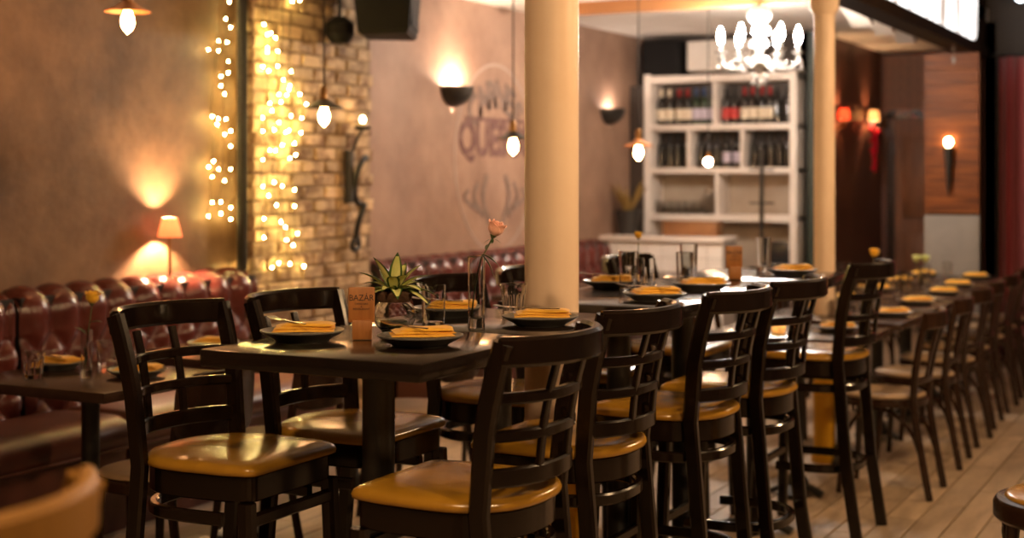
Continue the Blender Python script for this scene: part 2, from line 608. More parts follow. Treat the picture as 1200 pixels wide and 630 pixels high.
# walls -----------------------------------------------------------
struct(MB().box((WX - 0.1, 1.95, 1.32), (0.2, 8.5, 2.68)).obj('wall_left', 'plaster_brown', smooth=0))
struct(MB().box((WX - 0.1, 9.2, 1.32), (0.2, 6.0, 2.68)).obj('wall_left_rear', 'plaster_grey', smooth=0))
struct(MB().box((-4.05, BY + 0.1, 1.32), (1.7, 0.2, 2.68)).obj('wall_back', 'wall_dark', smooth=0))
struct(MB().box((-3.33, 13.2, 1.32), (0.14, 2.6, 2.68)).obj('wall_corridor_side', 'corridor_red', smooth=0))
struct(MB().box((-2.3, 14.4, 1.32), (2.1, 0.2, 2.68)).obj('wall_corridor_end', 'corridor_red', smooth=0))
struct(MB().box((0.6, 11.95, 1.6), (5.0, 0.2, 3.24)).obj('wall_back_right', 'wall_dark', smooth=0))
struct(MB().box((-1.86, 13.1, 1.32), (0.1, 2.5, 2.68)).obj('wall_corridor_right', 'corridor_red', smooth=0))
struct(MB().box((2.75, 5.1, 1.6), (0.2, 13.8, 3.24)).obj('wall_right', 'wall_right', smooth=0))
struct(MB().box((-1.0, -1.9, 1.6), (7.8, 0.2, 3.24)).obj('wall_front', 'wall_right', smooth=0))
struct(MB().box((-3.36, 6.3, CZ + 0.05), (2.98, 16.6, 0.10)).obj('ceiling', 'ceiling_white', smooth=0))
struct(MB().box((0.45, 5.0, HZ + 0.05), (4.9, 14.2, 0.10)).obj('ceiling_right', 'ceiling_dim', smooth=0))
# beam on the line of the columns, closing the step between the two ceilings
struct(MB().box((BEAMX, 4.95, 2.415), (0.16, 13.6, 0.08)).obj('trim_beam', 'beam_black', smooth=0))
struct(MB().box((BEAMX, 4.95, 2.83), (0.12, 13.6, 0.75)).obj('wall_bulkhead', 'beam_black', smooth=0))
# glowing panel on the bulkhead, rounded far end
ol = []
for k in range(9):
    a = -PI / 2 + PI / 2 * k / 8
    ol.append((11.12 + 0.12 * math.cos(a), 2.582 + 0.12 * math.sin(a)))
ol += [(11.24, 3.16), (6.9, 3.16), (6.9, 2.462)]
mb = MB()
n = len(ol)
mb.add([(BEAMX + 0.06, y, z) for y, z in ol] + [(BEAMX + 0.078, y, z) for y, z in ol],
       [tuple(range(n, 2 * n))] + [(i, (i + 1) % n, n + (i + 1) % n, n + i) for i in range(n)])
lb = mb.obj('light_panel', 'lightbox_face', smooth=0)
tag(lb, 'long glowing white panel above the black beam at upper right', 'light panel')
# wooden cross beam
struct(MB().box((-3.22, 9.2, 2.62), (2.48, 0.09, 0.09)).obj('trim_cross_beam', 'beam_wood', smooth=0))
# baseboard
struct(MB().box((WX + 0.01, 9.4, 0.06), (0.02, 4.2, 0.12)).obj('baseboard_left', 'beam_black', smooth=0))

# brick pier on the left wall ---------------------------------------
PX, PY0, PY1 = -4.68, 6.15, 7.30
pier = MB().box(((WX + PX) / 2 - 0.008, (PY0 + PY1) / 2, 1.33), (PX - WX - 0.016, PY1 - PY0 - 0.012, 2.66)).obj('wall_pier', 'mortar', smooth=0)
struct(pier)


def brick_meshes():
    out = []
    for k in range(6):
        r = random.Random(k)
        mb = MB()
        hx, hy, hz = 0.06, 0.104, 0.031
        b = 0.006
        vs = []
        for (yy, zz) in ((-hy, -hz), (hy, -hz), (hy, hz), (-hy, hz)):
            vs.append((0.0, yy, zz))
        for (yy, zz) in ((-hy, -hz), (hy, -hz), (hy, hz), (-hy, hz)):
            vs.append((hx - b, yy + r.uniform(-.003, .003), zz + r.uniform(-.003, .003)))
        for (yy, zz) in ((-hy + b, -hz + b), (hy - b, -hz + b), (hy - b, hz - b), (-hy + b, hz - b)):
            vs.append((hx + r.uniform(-.004, .003), yy + r.uniform(-.004, .004), zz + r.uniform(-.004, .004)))
        fs = [(8, 9, 10, 11)]
        for i in range(4):
            j = (i + 1) % 4
            fs += [(i, j, 4 + j, 4 + i), (4 + i, 4 + j, 8 + j, 8 + i)]
        out.append(mb.add(vs, fs).mesh('brick', 'brick', smooth=0))
    return out


bmesh_list = brick_meshes()
cz = 0.035
row = 0
while cz < CZ - 0.03:
    y = PY0 + (0.104 if row % 2 == 0 else 0.0)
    while y < PY1 + 0.05:
        a, b = max(PY0, y - 0.104), min(PY1, y + 0.104)
        if b - a > 0.05:
            o = link('brick', bmesh_list[random.randrange(6)], pier, (PX - 0.06 + random.uniform(-0.006, 0.006), (a + b) / 2, cz))
            o.scale = (1, (b - a - 0.004) / 0.208, 1)
        y += 0.220
    cz += 0.0735
    row += 1
# dark pipe beside the pier
mb = MB()
mb.tube([(-4.72, 6.10, 0.96), (-4.72, 6.10, CZ)], 0.028, 12)
pp = mb.obj('wall_pipe', 'cord_black')
tag(pp, 'thin dark vertical pipe between brown plaster and brick pier', 'pipe')

# columns -----------------------------------------------------------


def column(x, y, r, top, label):
    t = thing('column', label, 'column', (x, y, 0), 0, 'painted columns under the beam')
    MB().lathe([(r, 0.70), (r, top)], 40).obj('shaft', 'column_cream', t)
    lo = MB().lathe([(r * 1.25, 0.0), (r * 1.25, 0.04), (r * 1.1, 0.06), (r + 0.002, 0.08), (r + 0.002, 0.70), (r, 0.702)], 40).obj('painted_base', 'column_yellow', t)
    lo['label'] = 'yellow painted lower part of the column'
    MB().lathe([(r, top - 0.10), (r + 0.02, top - 0.07), (r + 0.02, top - 0.03), (r + 0.035, top)], 40).obj('capital', 'column_cream', t)
    return t


column(-1.945, 4.06, 0.084, 2.374, 'thick cream round column between the two nearest high tables')
column(-1.955, 7.30, 0.053, 2.374, 'thin cream round column beyond the far bar stool')

# wood clad pier at the right ----------------------------------------
wp = MB().box((-2.03, 11.36, 1.187), (0.33, 0.46, 2.374)).obj('wall_wood_pier', 'beam_black', smooth=0)
struct(wp)
bh = 0.1195
for k in range(10):
    z = 1.175 + (k + 0.5) * bh
    b = MB().box((0, 0, 0), (0.396, 0.024, bh - 0.003)).mesh('board', 'plank_wood_warm', smooth=0)
    link('board', b, wp, (-2.015, 11.118, z))
    s = MB().box((0, 0, 0), (0.024, 0.48, bh - 0.003)).mesh('board', 'plank_wood_warm', smooth=0)
    link('board', s, wp, (-2.205, 11.36, z))
beveled_box('lower_panel', (0.40, 0.03, 1.15), 'panel_grey', wp, (-2.015, 11.115, 0.585), bev=0.004)
# corridor end: planks, door
ce = MB().box((-2.55, 14.28, 2.34), (1.42, 0.03, 0.62)).obj('trim_corridor_panel', 'beam_black', smooth=0)
struct(ce)
for k in range(5):
    MB().box((0, 0, 0), (1.40, 0.02, 0.117)).obj('board', 'door_wood', ce, smooth=0, loc=(-2.55, 14.262, 2.09 + k * 0.12))
dr = thing('door', 'dark brown panelled wooden door at the corridor end', 'door', (-2.72, 14.27, 0.0))
dr.name = 'door_1'
del dr['category']
dr['kind'] = 'structure'
MB().box((0, 0, 1.0), (0.80, 0.04, 2.0)).obj('door_leaf', 'door_wood', dr, smooth=0)
for sx in (-1, 1):
    for zc, hh in ((1.45, 0.8), (0.55, 0.7)):
        beveled_box('door_panel', (0.28, 0.02, hh), 'door_wood', dr, (sx * 0.19, -0.028, zc), bev=0.009)
    MB().box((sx * 0.44, 0, 1.03), (0.08, 0.07, 2.06)).obj('door_frame', 'bentwood_brown', dr, smooth=0)
MB().box((0, 0, 2.05), (0.96, 0.07, 0.08)).obj('door_frame', 'bentwood_brown', dr, smooth=0)
MB().sphere((0.32, -0.05, 1.02), 0.03).obj('handle', 'brass_dark', dr)

# curtains -----------------------------------------------------------


def curtain(x0, x1, y, label, seed, z0=0.05, z1=2.36):
    r = random.Random(seed)
    ph = r.uniform(0, 6)
    nf = max(3, int((x1 - x0) / 0.115))

    def fn(u, v):
        w = 0.045 * math.sin(2 * PI * nf * u + ph + 0.5 * math.sin(3 * v)) + 0.015 * math.sin(4.7 * PI * nf * u)
        return (lerp(x0, x1, u), y + w, lerp(z0, z1, v))
    o = MB().grid(fn, nf * 14, 10).obj('curtain', 'curtain_red', smooth=80)
    md = o.modifiers.new('solid', 'SOLIDIFY')
    md.thickness = 0.004
    tag(o, label, 'curtain', 'red curtains')


curtain(-1.74, -1.22, 11.55, 'dark red pleated curtain hanging right beside the wood clad pier', 1)
curtain(-1.20, -0.55, 11.60, 'dark red pleated curtain at the right edge, away from the pier', 2)
rl = MB().tube([(-1.80, 11.6, 2.38), (0.3, 11.6, 2.38)], 0.014, 8).obj('curtain_rail', 'black_iron')
tag(rl, 'dark rail carrying the red curtains', 'rail')

# ================================================================== BANQUETTES


def tuft_back(y0, y1, label, zt=0.935):
    """Deep buttoned back along the left wall; profile s runs up the front and over the rolled top."""
    t = thing('banquette_back', label, 'banquette', (WX, (y0 + y1) / 2, 0), 0, 'oxblood buttoned banquettes')
    L = y1 - y0
    p, q = 0.088, 0.092
    prof = [(0.20, 0.40), (0.185, 0.55), (0.165, 0.70), (0.155, 0.80), (0.155, zt - 0.06), (0.135, zt - 0.02), (0.09, zt), (0.04, zt - 0.005), (0.005, zt - 0.04)]
    cp = catmull([(a, 0, b) for a, b in prof], 6)
    ln = [0.0]
    for i in range(1, len(cp)):
        ln.append(ln[-1] + (cp[i] - cp[i - 1]).length)
    S = ln[-1]
    stop = 0.385        # last button row height along the profile

    def at(s):
        i = 0
        while i < len(ln) - 2 and ln[i + 1] < s:
            i += 1
        k = (s - ln[i]) / max(1e-6, ln[i + 1] - ln[i])
        pt = cp[i].lerp(cp[i + 1], k)
        tg = (cp[i + 1] - cp[i]).normalized()
        return pt, Vector((tg.z, 0, -tg.x))

    def hgt(u, s):
        if s < stop:
            a = (u / p + (s - stop) / q) / 2
            b = (u / p - (s - stop) / q) / 2
            h = (abs(math.sin(PI * a)) * abs(math.sin(PI * b))) ** 0.55
        else:
            h = abs(math.sin(PI * u / (2 * p))) ** 0.6
            h *= max(0.0, 1 - max(0.0, (s - stop - 0.30)) / 0.12)
        e = min(u, L - u) / 0.03
        if e < 1:
            h *= math.sqrt(max(0, e))
        return h * 0.048
    nu, nv = int(L / 0.0125), 56

    def fn(u, v):
        pt, nm = at(v * S)
        h = hgt(u * L, v * S)
        return (pt.x + nm.x * h, -L / 2 + u * L, pt.z + nm.z * h)
    MB().grid(fn, nu, nv).obj('tufted_panel', 'oxblood_leather', t, smooth=180)
    core = MB().box((0.085, 0, 0.5), (0.15, L - 0.01, zt * 2 * 0.5 - 0.06))
    core.obj('frame', 'black_iron', t, smooth=0, loc=(0, 0, 0.0))
    bt = MB()
    rowi = 0
    s = stop
    while s > 0.03:
        u = 0.0 if rowi % 2 == 0 else p
        while u < L - 0.02:
            if u > 0.03:
                pt, nm = at(s)
                bt.sphere((pt.x + nm.x * 0.004, -L / 2 + u, pt.z + nm.z * 0.004), 0.010, 8, 5)
            u += 2 * p
        s -= q
        rowi += 1
    b = bt.obj('buttons', 'oxblood_leather', t)
    b['kind'] = 'stuff'
    return t


def bench_seat(y0, y1, label, zs=0.46):
    t = thing('bench_seat', label, 'bench', (WX, (y0 + y1) / 2, 0), 0, 'leather bench seats')
    L = y1 - y0
    x0, x1 = 0.255, 0.70

    def rr(u):
        return u
    prof = []
    # cushion cross-section with rolled front edge
    for (x, z) in ((x0, 0.33), (x0, zs - 0.01), (x0 + 0.12, zs + 0.012), (x0 + 0.30, zs + 0.014), (x1 - 0.06, zs + 0.004), (x1 - 0.012, zs - 0.03),
                   (x1, zs - 0.07), (x1 - 0.012, zs - 0.11), (x1 - 0.04, 0.33)):
        prof.append((x, 0, z))
    cp = catmull(prof, 5)

    def fn(u, v):
        k = v * (len(cp) - 1)
        i = min(int(k), len(cp) - 2)
        pt = cp[i].lerp(cp[i + 1], k - i)
        e = min(u, 1 - u) * L / 0.035
        sh = 1.0 if e > 1 else math.sqrt(max(0.0, 1 - (1 - e) ** 2))
        cx, czz = (x0 + x1) / 2, 0.36
        f = 0.90 + 0.10 * sh
        return (cx + (pt.x - cx) * f, -L / 2 + u * L, czz + (pt.z - czz) * (0.55 + 0.45 * sh))
    MB().grid(fn, max(24, int(L / 0.02)), len(cp) - 1).obj('cushion', 'seat_leather', t, smooth=180)
    MB().tube([(x1 - 0.002, -L / 2 + 0.03, zs - 0.115), (x1 - 0.002, L / 2 - 0.03, zs - 0.115)], 0.007, 8).obj('piping', 'seat_leather', t)
    MB().box((0.46, 0, 0.165), (0.38, L - 0.01, 0.33)).obj('plinth', 'seat_leather', t, smooth=0)
    return t


tuft_back(2.3, 4.46, 'near stretch of oxblood buttoned banquette back at the left frame edge')
tuft_back(4.49, 6.12, 'oxblood buttoned banquette back under the small red shaded lamp')
tuft_back(7.33, 10.75, 'far oxblood banquette back below the painted lettering on grey wall', 0.90)
bench_seat(2.3, 3.55, 'bench cushion at the very left edge of the photo')
bench_seat(3.57, 4.60, 'brown leather bench cushion beside the nearest low table')
bench_seat(4.62, 6.12, 'brown leather bench cushion running up to the brick pier')
bench_seat(7.33, 10.75, 'long bench cushion along the grey wall')


# ================================================================== SEATING
def seat_outline(ins=0.0, n=20):
    """D-shaped seat, front edge at x=-.42, rounded rear tip at x=0."""
    pts = []
    r = 0.035
    for k in range(5):
        a = PI + PI / 2 * k / 4
        pts.append((-0.42 + r + r * math.cos(a), -0.195 + r + r * math.sin(a)))
    for x in (-0.34, -0.28, -0.22):
        pts.append((x, -0.205 - 0.01 * (x + 0.36) / 0.17))
    for k in range(n + 1):
        a = -PI / 2 + PI * k / n
        ca, sa = math.cos(a), math.sin(a)
        e = 2 / 2.35
        pts.append((-0.19 + 0.19 * abs(ca) ** e, 0.213 * math.copysign(abs(sa) ** e, sa)))
    for x in (-0.22, -0.28, -0.34):
        pts.append((x, 0.205 + 0.01 * (x + 0.36) / 0.17))
    for k in range(5):
        a = PI / 2 + PI / 2 * k / 4
        pts.append((-0.42 + r + r * math.cos(a), 0.195 - r + r * math.sin(a)))
    if ins:
        cx = -0.2
        pts = [(cx + (x - cx) * (1 - ins / 0.2), y * (1 - ins / 0.2)) for x, y in pts]
    return pts


def post_x(z):
    """x of the rear post along its height."""
    K = [(0.0, 0.01), (0.30, -0.035), (0.72, -0.072), (0.90, -0.055), (1.0, -0.035), (1.11, 0.0)]
    for (z0, x0), (z1, x1) in zip(K, K[1:]):
        if z <= z1:
            return lerp(x0, x1, (z - z0) / (z1 - z0))
    return 0.0


def build_stool(label, wood='espresso_wood', pad='mustard_vinyl'):
    t = thing('bar_stool', label, 'bar stool', (0, 0, 0), 0, 'high stools along the bar tables')
    MB().slab(seat_outline(), [(0.720, 0.012), (0.724, 0.002), (0.733, 0.0), (0.743, 0.006), (0.750, 0.022), (0.754, 0.06), (0.756, 0.12)]).obj('seat', pad, t, smooth=60)
    MB().slab(seat_outline(0.014), [(0.655, 0.004), (0.659, 0.0), (0.716, 0.0), (0.720, 0.004)]).obj('apron', wood, t)
    for s in (-1, 1):
        pts = []
        for z in [0, 0.12, 0.3, 0.45, 0.6, 0.72, 0.82, 0.9, 0.97, 1.04, 1.10]:
            y = s * (0.205 if z < 0.25 else lerp(0.200, 0.198, min(1, (z - 0.25) / 0.4)) if z < 0.75 else lerp(0.198, 0.212, (z - 0.75) / 0.35))
            pts.append((post_x(z), y, z))
        MB().bar(pts, 0.030, 0.046, up=(1, 0, 0)).obj('rear_leg', wood, t)
        MB().bar([(-0.412, s * 0.192, 0), (-0.392, s * 0.176, 0.655)], 0.040, 0.040, up=(1, 0, 0)).obj('front_leg', wood, t)

    def railp(z, bulge, hw):
        x0 = post_x(z)
        return [(x0 + bulge * (1 - abs(k / 9.0) ** 2.5), hw * k / 9.0, z) for k in range(-9, 10)]
    MB().bar(railp(1.080, 0.100, 0.219), 0.026, 0.066, ch=0.3).obj('top_rail', wood, t)
    for z, h in ((0.975, 0.026), (0.892, 0.026), (0.800, 0.042)):
        MB().bar(railp(z, 0.080, 0.200), 0.020, h).obj('back_rail', wood, t)
    for s in (-1, 1):
        pts = []
        for z in (0.80, 0.86, 0.92, 0.98, 1.045):
            pts.append((post_x(z) + 0.080 * (1 - (0.070 / 0.2) ** 2.5), s * 0.070, z))
        MB().bar(pts, 0.024, 0.014, up=(1, 0, 0)).obj('slat', wood, t)
    for z, nm in ((0.61, 'brace_ring'), (0.29, 'foot_ring')):
        ol = [(x, y) for x, y in seat_outline(0.022) if x > -0.36]
        MB().bar([(x, y, z) for x, y in ol], 0.022, 0.032).obj(nm, wood, t)
        MB().bar([(-0.398, -0.18, z), (-0.398, 0.18, z)], 0.022, 0.032).obj('front_bar', wood, t)
    return t


ST = [(-1.421, 2.95, 'bar stool nearest the camera on the aisle side, tan seat turned to us'),
      (-1.468, 3.60, 'second bar stool from the camera on the aisle side, before the thick column'),
      (-1.426, 4.28, 'third bar stool on the aisle side, at the near end of second table'),
      (-1.39, 4.80, 'fourth bar stool on the aisle side, at the far end of second table'),
      (-1.395, 5.87, 'farthest bar stool on the aisle side, before the thin column')]
stool = build_stool(ST[0][2])
stool.location = (ST[0][0], ST[0][1], 0)
for x, y, lab in ST[1:]:
    copy_tree(stool, (x, y, 0), 0.0, lab)
LT = [(-2.585, 3.03, 'dark bar stool at the left end of near table, beside yellow flower'),
      (-2.53, 3.52, 'dark bar stool behind the near table, beside the brick pier in view'),
      (-2.46, 4.30, 'dark bar stool whose back shows behind the rose vase'),
      (-2.44, 4.90, 'dark bar stool on the booth side of second table, hidden behind column'),
      (-2.40, 5.78, 'dark bar stool with low back showing right of the thick column')]
for x, y, lab in LT:
    copy_tree(stool, (x, y, 0), PI, lab)
near = build_stool('blurred stool back in the lower left corner, golden light painted into its wood', 'golden_lit_wood')
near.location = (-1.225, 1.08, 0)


# low bentwood chair ------------------------------------------------------
def build_bentwood(label):
    t = thing('cafe_chair', label, 'chair', (0, 0, 0), 0, 'cafe chairs along the row by the aisle')
    w = 'bentwood_brown'
    so = [(-0.21 + 0.205 * math.cos(2 * PI * k / 36), 0.20 * math.sin(2 * PI * k / 36)) for k in range(36)]
    so = [(x if x > -0.21 else -0.21 + (x + 0.21) * 1.04, y) for x, y in so]
    MB().slab(so, [(0.440, 0.02), (0.447, 0.012), (0.455, 0.012), (0.462, 0.022), (0.466, 0.06)]).obj('seat', 'tan_vinyl', t, smooth=60)
    MB().slab(so, [(0.405, 0.006), (0.410, 0.0), (0.436, 0.0), (0.442, 0.006), (0.442, 0.02)]).obj('seat_ring', w, t)
    for s in (-1, 1):
        MB().tube(catmull([(0.035, s * 0.165, 0), (-0.005, s * 0.165, 0.22), (-0.035, s * 0.168, 0.43), (-0.02, s * 0.175, 0.62), (0.02, s * 0.180, 0.82)], 4), 0.0165, 10).obj('rear_leg', w, t)
        MB().tube([(-0.375, s * 0.165, 0.0), (-0.360, s * 0.15, 0.20), (-0.350, s * 0.145, 0.42)], [0.013, 0.016, 0.018], 10).obj('front_leg', w, t)
        MB().tube(catmull([(0.0, s * 0.158, 0.17), (-0.05, s * 0.152, 0.30), (-0.13, s * 0.148, 0.375), (-0.21, s * 0.146, 0.395), (-0.28, s * 0.145, 0.37), (-0.335, s * 0.147, 0.29), (-0.36, s * 0.15, 0.18)], 4), 0.009, 8).obj('brace', w, t)
    MB().bar([(0.02 + 0.045 * (1 - (k / 6) ** 2), 0.195 * k / 6, 0.805) for k in range(-6, 7)], 0.024, 0.075, ch=0.3).obj('crest_rail', w, t)
    MB().bar([(-0.03 + 0.03 * (1 - (k / 6) ** 2), 0.168 * k / 6, 0.53) for k in range(-6, 7)], 0.018, 0.03).obj('back_rail', w, t)
    for y in (-0.055, 0.055):
        MB().bar([(-0.005, y, 0.53), (0.02, y, 0.65), (0.055, y, 0.78)], 0.032, 0.012, up=(1, 0, 0)).obj('slat', w, t)
    return t


CH = [(-1.33, 6.78, 'first cafe chair in the aisle row, right behind the last bar stool'),
      (-1.34, 7.55, 'second cafe chair from the camera in the aisle row'),
      (-1.35, 8.20, 'third cafe chair from the camera in the aisle row'),
      (-1.37, 8.82, 'fourth cafe chair from the camera in the aisle row'),
      (-1.38, 9.45, 'fifth cafe chair from the camera in the aisle row'),
      (-1.40, 10.10, 'sixth cafe chair in the aisle row, next to last before the curtain'),
      (-1.42, 10.72, 'last cafe chair of the aisle row, nearest the red curtain')]
chair = build_bentwood(CH[0][2])
chair.location = (CH[0][0], CH[0][1], 0)
for i, (x, y, lab) in enumerate(CH[1:]):
    copy_tree(chair, (x, y, 0), [0.03, -0.05, 0.02, -0.03, 0.04, 0.0][i], lab)
for i, y in enumerate((7.25, 8.0, 8.75, 9.5, 10.2)):
    copy_tree(chair, (-2.58, y, 0), PI, ['first', 'second', 'third', 'fourth', 'fifth'][i] + ' cafe chair from the camera on the far side of the low tables', 'cafe chairs on the far side of the low row')


# round-backed booth chairs -------------------------------------------------
def build_booth_chair(label):
    t = thing('round_back_chair', label, 'chair', (0, 0, 0), 0, 'round backed chairs facing the booths')
    w = 'bentwood_brown'
    so = [(-0.21 + 0.21 * math.cos(2 * PI * k / 32), 0.21 * math.copysign(abs(math.sin(2 * PI * k / 32)) ** 0.8, math.sin(2 * PI * k / 32))) for k in range(32)]
    MB().slab(so, [(0.445, 0.02), (0.452, 0.01), (0.460, 0.014), (0.466, 0.04)]).obj('seat', 'tan_vinyl', t, smooth=60)
    MB().slab(so, [(0.405, 0.006), (0.410, 0.0), (0.438, 0.0), (0.446, 0.006)]).obj('seat_ring', w, t)
    for s in (-1, 1):
        MB().tube(catmull([(0.05, s * 0.17, 0), (0.0, s * 0.17, 0.24), (-0.02, s * 0.172, 0.44), (0.0, s * 0.175, 0.62), (0.025, s * 0.17, 0.76)], 4), 0.016, 10).obj('rear_leg', w, t)
        MB().tube([(-0.37, s * 0.17, 0.0), (-0.35, s * 0.155, 0.22), (-0.34, s * 0.15, 0.42)], [0.013, 0.016, 0.018], 10).obj('front_leg', w, t)
    # curved back panel with rounded corners
    zc, hz_, hw = 0.70, 0.115, 0.205
    mb = MB()
    N = 24
    ring = []
    for k in range(4 * N):
        a = 2 * PI * k / (4 * N)
        ca, sa = math.cos(a), math.sin(a)
        y = hw * math.copysign(abs(ca) ** 0.42, ca)
        z = hz_ * math.copysign(abs(sa) ** 0.42, sa)
        ring.append((y, z))
    n = len(ring)

    def P(y, z, off):
        return (0.015 + 0.05 * (1 - (y / hw) ** 2) + 0.12 * (z + 0.05) * 0.6 + off, y, zc + z)
    vs, fs = [], []
    scales = [(0.0, -0.008), (0.5, -0.008), (0.97, -0.008), (1.0, 0.0), (0.97, 0.008), (0.5, 0.008), (0.0, 0.008)]
    for sc, off in scales:
        for y, z in ring:
            vs.append(P(y * sc, z * sc, off))
    for i in range(len(scales) - 1):
        for q in range(n):
            q2 = (q + 1) % n
            fs.append((i * n + q, i * n + q2, (i + 1) * n + q2, (i + 1) * n + q))
    mb.add(vs, fs).obj('backrest', w, t)
    return t


BC = [(-3.12, 3.86, 'round backed wooden chair at the nearest low table, seen through first stool'),
      (-3.16, 4.55, 'round backed wooden chair with pale seat behind the left stools'),
      (-3.05, 5.40, 'round backed chair whose pale seat shows behind the near table post'),
      (-3.10, 6.10, 'round backed chair standing before the brick pier')]
bchair = build_booth_chair(BC[0][2])
bchair.location = (BC[0][0], BC[0][1], 0)
for x, y, lab in BC[1:]:
    copy_tree(bchair, (x, y, 0), 0.05, lab)

# chair at the lower right edge -------------------------------------------
ac = thing('arm_chair', 'wooden chair with round yellow seat cut by the right edge', 'chair', (-0.49, 4.70, 0.0))
w = 'bentwood_brown'
so = [(0.235 * math.cos(2 * PI * k / 40), 0.235 * math.sin(2 * PI * k / 40)) for k in range(40)]
MB().slab(so, [(0.405, 0.010), (0.415, 0.0), (0.455, 0.0), (0.470, 0.010), (0.474, 0.03)]).obj('seat_ring', w, ac)
MB().slab(so, [(0.460, 0.034), (0.478, 0.034), (0.486, 0.045), (0.490, 0.09)]).obj('seat', 'mustard_vinyl', ac, smooth=60)
for a in (0.6, 2.2, 3.75, 5.4):
    ca, sa = math.cos(a), math.sin(a)
    MB().tube([(0.24 * ca, 0.24 * sa, 0), (0.21 * ca, 0.21 * sa, 0.22), (0.195 * ca, 0.195 * sa, 0.41)], [0.014, 0.018, 0.021], 10).obj('leg', w, ac)
for a0, a1 in ((0.6, 2.2), (2.2, 3.75), (3.75, 5.4), (5.4, 6.88)):
    arch = []
    for k in range(9):
        u = k / 8
        aa = lerp(a0, a1, u)
        arch.append((0.20 * math.cos(aa), 0.20 * math.sin(aa), 0.24 + 0.15 * math.sin(PI * u) ** 0.6))
    MB().tube(arch, 0.011, 8).obj('brace_arch', w, ac)
for sgn in (1,):
    MB().tube(catmull([(-0.03, -0.205, 0.43), (-0.05, -0.235, 0.52), (-0.03, -0.25, 0.60), (0.05, -0.25, 0.66), (0.18, -0.20, 0.70), (0.27, -0.06, 0.715), (0.28, 0.08, 0.715), (0.20, 0.2, 0.70), (0.06, 0.25, 0.66),
                       (-0.05, 0.235, 0.58), (-0.10, 0.20, 0.43)], 5), 0.024, 12).obj('arm_bow', w, ac)
for a in (-0.7, -0.25, 0.25, 0.7):
    MB().tube([(0.2 * math.cos(a), 0.2 * math.sin(a), 0.45), (0.27 * math.cos(a), 0.27 * math.sin(a), 0.70)], 0.009, 8).obj('spindle', w, ac)


# ================================================================== TABLES
def pedestal(t, y, z, r=0.040, spread=0.15):
    MB().lathe([(r + 0.012, z - 0.012), (r + 0.012, z - 0.03), (r, z - 0.05), (r, 0.10), (r + 0.02, 0.07), (r + 0.02, 0.03)], 20, (0, y, 0)).obj('post', 'black_iron', t)
    mb = MB()
    for k in range(4):
        a = k * PI / 2
        c, s = math.cos(a), math.sin(a)
        mb.bar([(0, y, 0.055), (c * spread * 0.55, y + s * spread * 0.55, 0.038), (c * spread, y + s * spread, 0.012)], 0.05, 0.022)
    mb.obj('foot', 'black_iron', t)
    MB().box((0, y, z - 0.01), (0.34, 0.34, 0.012)).obj('mount_plate', 'black_iron', t, smooth=0)


def table(name, x0, x1, y0, y1, z, label, posts, mat='tabletop_black', thick=0.042, group=None, r=0.040):
    t = thing(name, label, 'table', ((x0 + x1) / 2, (y0 + y1) / 2, 0), 0, group)
    beveled_box('tabletop', (x1 - x0, y1 - y0, thick), mat, t, (0, 0, z - thick / 2), bev=0.005, seg=2)
    for p in posts:
        pedestal(t, p, z - thick, r, 0.15 if z > 1 else 0.118)
    return t


HT = 1.048
g = 'high bar tables in a row'
table('high_table', -2.215, -1.609, 2.70, 3.318, HT, 'nearest black high table with the wooden sign and potted plant', (0.0,), group=g)
table('high_table', -2.212, -1.606, 3.322, 3.94, HT, 'black high table with the rose vase, before the thick column', (0.0,), group=g)
table('high_table', -2.20, -1.592, 4.18, 4.775, HT, 'black high table just behind the thick column', (0.0,), group=g)
table('high_table', -2.195, -1.59, 4.779, 5.37, HT, 'black high table with the two farther tumblers', (0.0,), group=g)
table('high_table', -2.13, -1.515, 5.42, 6.07, HT, 'farthest black high table, beside the thin column', (0.0,), group=g)
LZ = 0.75
g = 'low tables by the booths'
LTB = [(3.575, 4.19, 'low table at left edge with yellow flower vase'), (4.40, 5.04, 'low table with pale shine behind the left bar stools'),
       (5.24, 5.86, 'low table before the brick pier'), (7.55, 8.20, 'low table by the grey wall nearest the pier'),
       (8.45, 9.10, 'low table below the painted lettering'), (9.35, 10.0, 'low table by the grey wall nearest the bar')]
for y0, y1, lab in LTB:
    table('low_table', -4.02, -3.322, y0, y1, LZ, lab, (0.0,), 'tabletop_brown', 0.036, g, 0.032)
g = 'low tables along the aisle'
ATB = [(6.16, 6.78), (6.98, 7.62), (7.74, 8.36), (8.48, 9.10), (9.20, 9.82), (9.94, 10.56)]
for i, (y0, y1) in enumerate(ATB):
    table('low_table', -2.22, -1.50, y0, y1, LZ, ['first', 'second', 'third', 'fourth', 'fifth', 'sixth'][i] + ' low table from the camera in the aisle row', (0.0,), 'tabletop_brown', 0.036, g, 0.032)


# ================================================================== TABLEWARE
def lathe_mesh(name, prof, mat, n=32):
    return MB().lathe(prof, n).mesh(name, mat)


PLATE = lathe_mesh('plate', [(0.0, 0.004), (0.058, 0.004), (0.060, 0.0), (0.066, 0.0), (0.072, 0.006), (0.096, 0.018), (0.104, 0.024), (0.1045, 0.027), (0.101, 0.0275), (0.092, 0.022), (0.070, 0.0115), (0.0, 0.0105)], 'plate_grey', 40)


